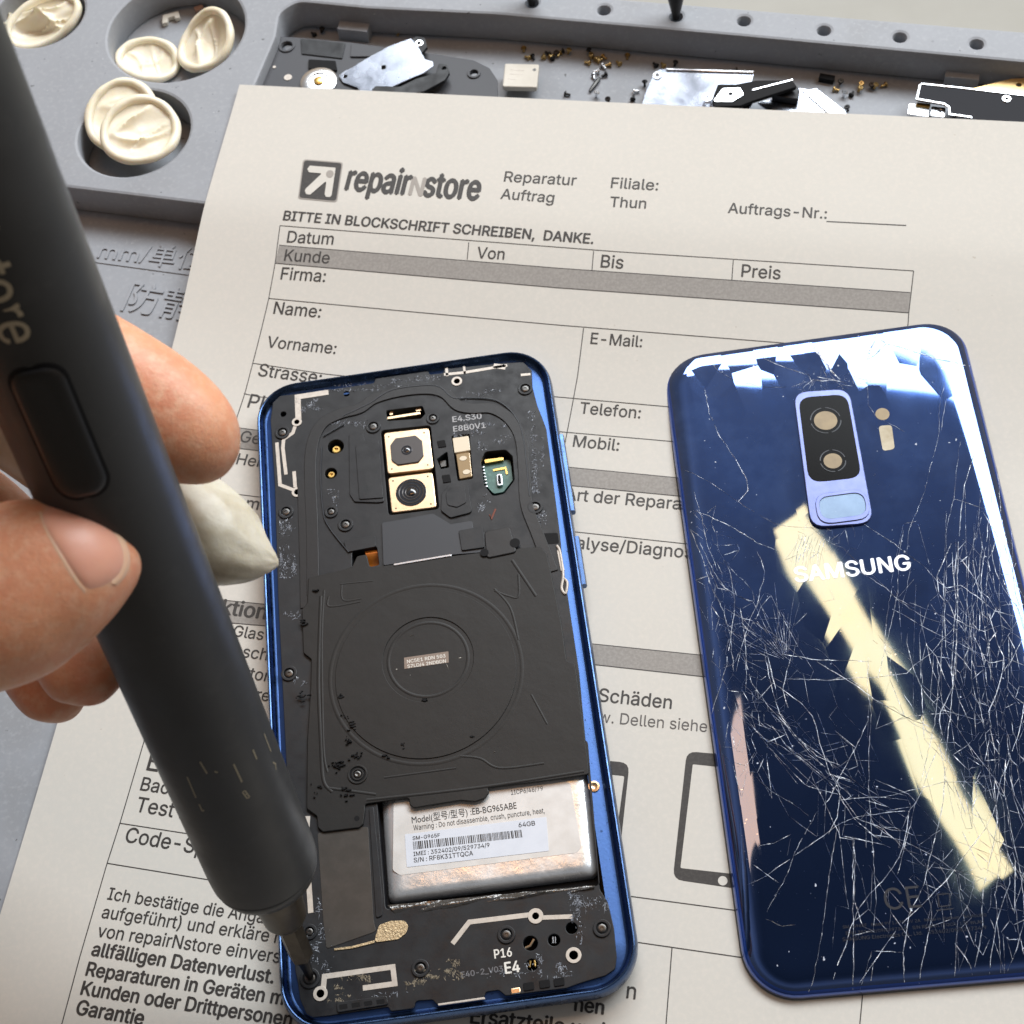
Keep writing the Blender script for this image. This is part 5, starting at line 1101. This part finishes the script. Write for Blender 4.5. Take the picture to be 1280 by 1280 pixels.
# =================================================================== ELECTRIC SCREWDRIVER
TIP = W(388, 1221, 6.6); dT = (TIP - CAM).dot(RZn)
def pdepth(s): return dT * 126 / (126 + .0647 * s)
top = D(85, 495, pdepth(787)); AX = (top - TIP).normalized()
PN = -(ray(150, 700).normalized()); PN = (PN - AX * PN.dot(AX)).normalized(); PB = AX.cross(PN)
PR = 10.45
def pen(t, phi, r=PR): return TIP + AX * t + (PN * math.cos(phi) + PB * math.sin(phi)) * r
def tat(px, py):   # distance along the axis of the point seen at a pixel on the axis
    d = ray(px, py).normalized(); n = d.cross(AX); n2 = AX.cross(n); c = CAM - TIP
    # closest point of the axis to the viewing ray
    b = d.dot(AX); w0 = TIP - CAM; return (b * d.dot(w0) - AX.dot(w0)) / (1 - b * b)
t_body = tat(321, 1098); t_nose = tat(353, 1150); t_hex = tat(378, 1196)
penr = empty('electric_screwdriver', TIP); tag(penr, 'dark grey pen shaped electric screwdriver with a black button held over the open phone', 'screwdriver')
L_end = tat(10, 330) + 95
mb = MB(); mb.lathe(TIP, AX, [(t_body - 1.0, 5.0), (t_body - 1.0, 8.4), (t_body - .3, 9.3), (t_body + 1.2, 9.95), (t_body + 2.4, 10.2), (t_body + 2.6, 10.12), (t_body + 2.8, 10.3), (t_body + 6, PR), (L_end - 4, PR), (L_end - 1, PR - .8), (L_end, PR - 2.6)], 96)
body = mb.build('handle_shell', M['pen'], penr, smooth=35)
mb = MB(); mb.lathe(TIP, AX, [(t_nose - 1.2, 2.6), (t_nose - .6, 3.6), (t_nose + .8, 4.3), (t_body - 3, 5.2), (t_body - .9, 5.5)], 48); mb.build('nose_collar', M['bit'], penr)
mb = MB(); mb.lathe(TIP, AX, [(t_hex - .8, 1.5), (t_hex + .6, 2.45), (t_nose - .5, 2.6)], 6); mb.build('hex_shank', M['bit'], penr, smooth=20)
mb = MB(); mb.lathe(TIP, AX, [(-.4, .45), (.6, .85), (3.0, 1.05), (t_hex - .9, 1.35), (t_hex, 1.5)], 20); mb.build('driver_tip', M['bitblack'], penr)
# points of the shell seen at a pixel
bvh = BVHTree.FromPolygons([tuple(body.matrix_world @ v.co / S + ORG[body.name]) if False else tuple(v.co / S + ORG[body.name]) for v in body.data.vertices], [tuple(p.vertices) for p in body.data.polygons])
def on_pen(px, py):
    h = bvh.ray_cast(CAM, ray(px, py).normalized()); 
    if h[0] is None: return None
    v = h[0] - TIP; t = v.dot(AX); return t, math.atan2(v.dot(PB), v.dot(PN))
pB0, pB1 = on_pen(47, 463), on_pen(101, 618)
bt0, bphi = (pB0[0] + pB1[0]) / 2, (pB0[1] + pB1[1]) / 2
def shell_patch(name, w_mm, l_mm, r, dz0, dz1, m, t0, phi0, parent):
    P = rrect(w_mm, l_mm, r, 8); rings = []
    for ins, h in ((0, dz0), (0, dz1 * .5), (.25, dz1 * .85), (.8, dz1), (w_mm * .28, dz1 * .8)):
        rings.append([pen(t0 + p.y * (1 - 2 * ins / l_mm), phi0 + p.x * (1 - 2 * ins / w_mm) / PR, PR + h) for p in P])
    mb = MB(); mb.loft(rings); o = mb.build(name, m, parent, smooth=50); return o
bl = abs(pB0[0] - pB1[0]); 
shell_patch('button_recess', 8.6, bl + 2.0, 3.2, -.3, .06, M['blackdeep'], bt0, bphi, penr)
shell_patch('power_button', 7.4, bl + .6, 2.8, -.3, .55, M['penbutton'], bt0, bphi, penr)
# lettering that runs down the shell
e0, e1 = on_pen(22, 428), on_pen(4, 330)
tx = MB(); v, f = text_mesh("repairNstore", .009)
tE, ph0 = e0[0], e0[1]; wmm = 38.5
PHI_TXT = -.19
VV = []
for x, y, k in v:
    VV.append(pen(tE + (1 - x) * wmm, ph0 + PHI_TXT + y * wmm / PR * 1.12, PR + .04 + k))
tx.add(VV, f); tx.build('shop_lettering', M['pengold'], penr)
mb = MB()
def pmark(a, b, wd=.32):
    A, B = on_pen(*a), on_pen(*b)
    if not A or not B: return
    n = 4; v = []
    dt, dp = B[0] - A[0], (B[1] - A[1]) * PR; l = math.hypot(dt, dp); nt_, np_ = -dp / l * wd / 2, dt / l * wd / 2
    for k in range(n + 1):
        t, p = A[0] + dt * k / n, A[1] * 1.0 + (B[1] - A[1]) * k / n
        v += [pen(t + nt_, p + np_ / PR, PR + .03), pen(t - nt_, p - np_ / PR, PR + .03)]
    mb.add(v, [(2 * i, 2 * i + 1, 2 * i + 3, 2 * i + 2) for i in range(n)])
for a, b in (((250, 952), (259, 967)), ((234, 971), (245, 997)), ((249, 1005), (253, 1014)), ((253, 1014), (255, 1012)), ((292, 955), (302.5, 977.5)), ((316, 937), (321, 949)), ((330, 917), (338.5, 939)), ((344, 955), (345, 962)), ((341, 953), (345, 955)), ((268, 964), (272, 965.5))): pmark(a, b)
for a, b in (((303, 990), (309, 998)), ((306, 988), (312, 996)), ((303, 990), (306, 988)), ((306, 994), (309, 992)), ((309, 998), (312, 996))): pmark(a, b, .28)
mb.build('torque_mark', M['penmark'], penr)

# =================================================================== HAND
def chain(pts, n=22):
    """pts: (px, py, depth, half width mm, half thickness mm) -> lofted limb"""
    P = [Vector((*D(p[0], p[1], p[2]), 0))[:3] for p in pts]; P = [Vector(p) for p in P]; Rw = [p[3] for p in pts]; Rt = [p[4] for p in pts]
    mb = MB(); S_ = smooth_line(P, 7); q = smooth_line([Vector((a, b, 0)) for a, b in zip(Rw, Rt)], 7); rings = []
    for i, c in enumerate(S_):
        t = (S_[min(i + 1, len(S_) - 1)] - S_[max(i - 1, 0)]).normalized(); vdir = (CAM - c).normalized(); v = (vdir - t * vdir.dot(t)).normalized(); u = t.cross(v)
        rings.append([c + u * max(q[i].x, .3) * math.cos(2 * math.pi * k / n) + v * max(q[i].y, .3) * math.sin(2 * math.pi * k / n) for k in range(n)])
    mb.loft(rings); return mb
hand = MB()
def limb(pts):
    m_ = chain(pts); hand.add(m_.v, m_.f)
limb([(-420, 900, 226, 17, 15), (-300, 860, 228, 16, 14), (-170, 800, 229, 14.5, 12.5), (-70, 765, 230, 13.8, 11.5), (0, 745, 231, 13.7, 11), (50, 725, 232, 12.7, 10.3), (95, 712, 233, 10.9, 9.2), (128, 706, 234.5, 8.4, 7.4), (150, 703, 236, 5.6, 5), (161, 702, 237.5, 2.4, 2.2)])
limb([(-380, 360, 262, 14, 13), (-220, 330, 263, 12, 11), (-110, 350, 263, 11, 10), (-20, 395, 263, 10.4, 9.4), (70, 438, 262, 10.2, 9), (140, 478, 260, 10.2, 8.8), (200, 517, 259, 10, 8.4), (245, 549, 258.5, 8.6, 7.2), (275, 571, 258.5, 5.8, 5), (290, 581, 258.5, 2.4, 2.4)])
limb([(-400, 470, 284, 13, 13), (-240, 400, 285, 11, 11), (-110, 440, 284, 10, 9.8), (0, 500, 282, 9.6, 9), (110, 575, 280, 9.4, 8.8), (190, 628, 278, 9.0, 8.2), (250, 668, 276, 7.6, 7.2), (290, 694, 274, 5, 5), (305, 704, 273, 2, 2)])
limb([(-420, 600, 296, 12, 12), (-260, 560, 300, 11, 11), (-120, 590, 300, 10, 9.6), (-20, 650, 294, 9, 9), (45, 725, 284, 8.6, 8.2), (82, 785, 276, 8.4, 7.8), (101, 826, 272, 8, 7.4), (113, 856, 270, 6.8, 6.2), (119, 874, 269.5, 3.6, 3.4), (121, 881, 269.5, 1.4, 1.4)])
limb([(-420, 740, 300, 11, 11), (-260, 680, 306, 10, 10), (-120, 700, 306, 9, 8.6), (-25, 745, 300, 8.2, 8), (30, 800, 292, 7.9, 7.4), (58, 845, 287, 7.6, 7), (73, 876, 285, 6.4, 6), (81, 894, 285, 3.6, 3.4), (84, 902, 285, 1.4, 1.4)])
limb([(-980, 900, 255, 30, 22), (-760, 800, 258, 31, 23), (-560, 700, 264, 36, 22), (-420, 620, 268, 38, 22), (-300, 580, 272, 34, 19), (-220, 560, 274, 24, 14)])
hbase = D(-300, 700, 262)
person = hand.build('person', M['skin'], base=hbase)
tag(person, 'bare hand pinching the dark grey screwdriver with a cream finger cot on one finger', 'person')
rm = person.modifiers.new('r', 'REMESH'); rm.mode = 'VOXEL'; rm.voxel_size = .9 * S; rm.use_smooth_shade = True
sm = person.modifiers.new('s', 'SMOOTH'); sm.factor = .5; sm.iterations = 8
me = bpy.data.meshes.new_from_object(person.evaluated_get(bpy.context.evaluated_depsgraph_get()))
person.modifiers.clear(); person.data = me
me.polygons.foreach_set('use_smooth', [True] * len(me.polygons))
if not me.materials: me.materials.append(M['skin'])
hb = BVHTree.FromPolygons([tuple(v.co / S + hbase) for v in me.vertices], [tuple(p.vertices) for p in me.polygons])
# thumbnail
def nail(poly, name, m, lift=.38, K=9, parent=person):
    B = smooth_line([Vector((*p, 0)) for p in poly], 5, closed=True); c = sum(B, Vector()) / len(B); v = []; n = len(B)
    for k in range(K + 1):
        s = k / K
        for p in B:
            q = c + (p - c) * max(s, .01); h = hb.ray_cast(CAM, ray(q.x, q.y).normalized())
            pt_, nn = (h[0], h[1]) if h[0] is not None else (D(q.x, q.y, 233), Vector((0, 0, 1)))
            v.append(pt_ + nn * (lift * (1 - s ** 5) - .06 * s ** 8))
    mb = MB(); mb.add(v, [(k * n + i, k * n + (i + 1) % n, (k + 1) * n + (i + 1) % n, (k + 1) * n + i) for k in range(K) for i in range(n)]); return mb.build(name, m, parent, smooth=80)
nail([(50, 645), (60, 630), (85, 626), (112, 636), (136, 655), (152, 676), (158, 698), (152, 718), (136, 731), (112, 738), (96, 722), (78, 696), (60, 668)], 'thumbnail', M['nail'])
def skin_line(px, name, m, r, off):
    pts = []
    for p in smooth_line([Vector((*q, 0)) for q in px], 5):
        h = hb.ray_cast(CAM, ray(p.x, p.y).normalized())
        if h[0] is not None: pts.append(h[0] + h[1] * off)
    n = len(pts); mb = MB(); mb.tube(pts, [r * (.25 + .75 * math.sin(math.pi * i / (n - 1)) ** .5) for i in range(n)], 8); mb.build(name, m, person, smooth=80)
def skin_band(A, B, name, m, lift):
    a, b = [smooth_line([Vector((*q, 0)) for q in L], 5) for L in (A, B)]; v = []; n = len(a); K = 4
    for k in range(K + 1):
        for p, q in zip(a, b):
            r = p.lerp(q, k / K); h = hb.ray_cast(CAM, ray(r.x, r.y).normalized())
            pt_, nn = (h[0], h[1]) if h[0] is not None else (D(r.x, r.y, 236), Vector((0, 0, 1)))
            v.append(pt_ + nn * (lift * math.sin(math.pi * (k + .15) / (K + .3))))
    mb = MB(); mb.add(v, [(k * n + i, k * n + i + 1, (k + 1) * n + i + 1, (k + 1) * n + i) for k in range(K) for i in range(n - 1)]); mb.build(name, m, person, smooth=80)
skin_band([(96, 623), (119, 634), (143, 654), (158, 680), (163, 700), (157, 720), (146, 732)], [(92, 630), (113, 641), (134, 660), (149, 682), (153, 700), (148, 716), (138, 728)], 'nail_edge', M['nailtip'], .18)
skin_band([(48, 640), (57, 664), (75, 697), (93, 727), (106, 742)], [(52, 639), (61, 662), (79, 695), (97, 724), (108, 738)], 'cuticle', M['nailtip'], .05)
# finger cot over the middle finger
ct = chain([(-40, 478, 283, 11.0, 10.4), (20, 513, 282, 10.3, 9.8), (110, 574, 280, 10.2, 9.6), (190, 627, 278, 9.9, 9.1), (245, 660, 276, 9.3, 8.4), (285, 682, 274.5, 7.8, 7), (312, 694, 273.5, 5.4, 4.4), (332, 700, 273, 3.0, 2.2), (344, 702, 273, 1.3, 1.0), (348, 702, 273, .5, .4)], 40)
rs = random.Random(6)
for i, p in enumerate(ct.v):
    ring_i, k = divmod(i, 40); a = 2 * math.pi * k / 40; s = ring_i / (len(ct.v) / 40)
    ctr = sum((ct.v[ring_i * 40 + j] for j in range(0, 40, 10)), Vector()) / 4
    d = p - ctr; ct.v[i] = p + d * (.06 * math.sin(3 * a + s * 7) * s + .07 * s * (abs(math.sin(4 * a - s * 5)) - .6) + .03 * math.sin(9 * a + s * 23) * s)
ct.build('finger_cot', M['latexdirtyshade'], person, smooth=80)
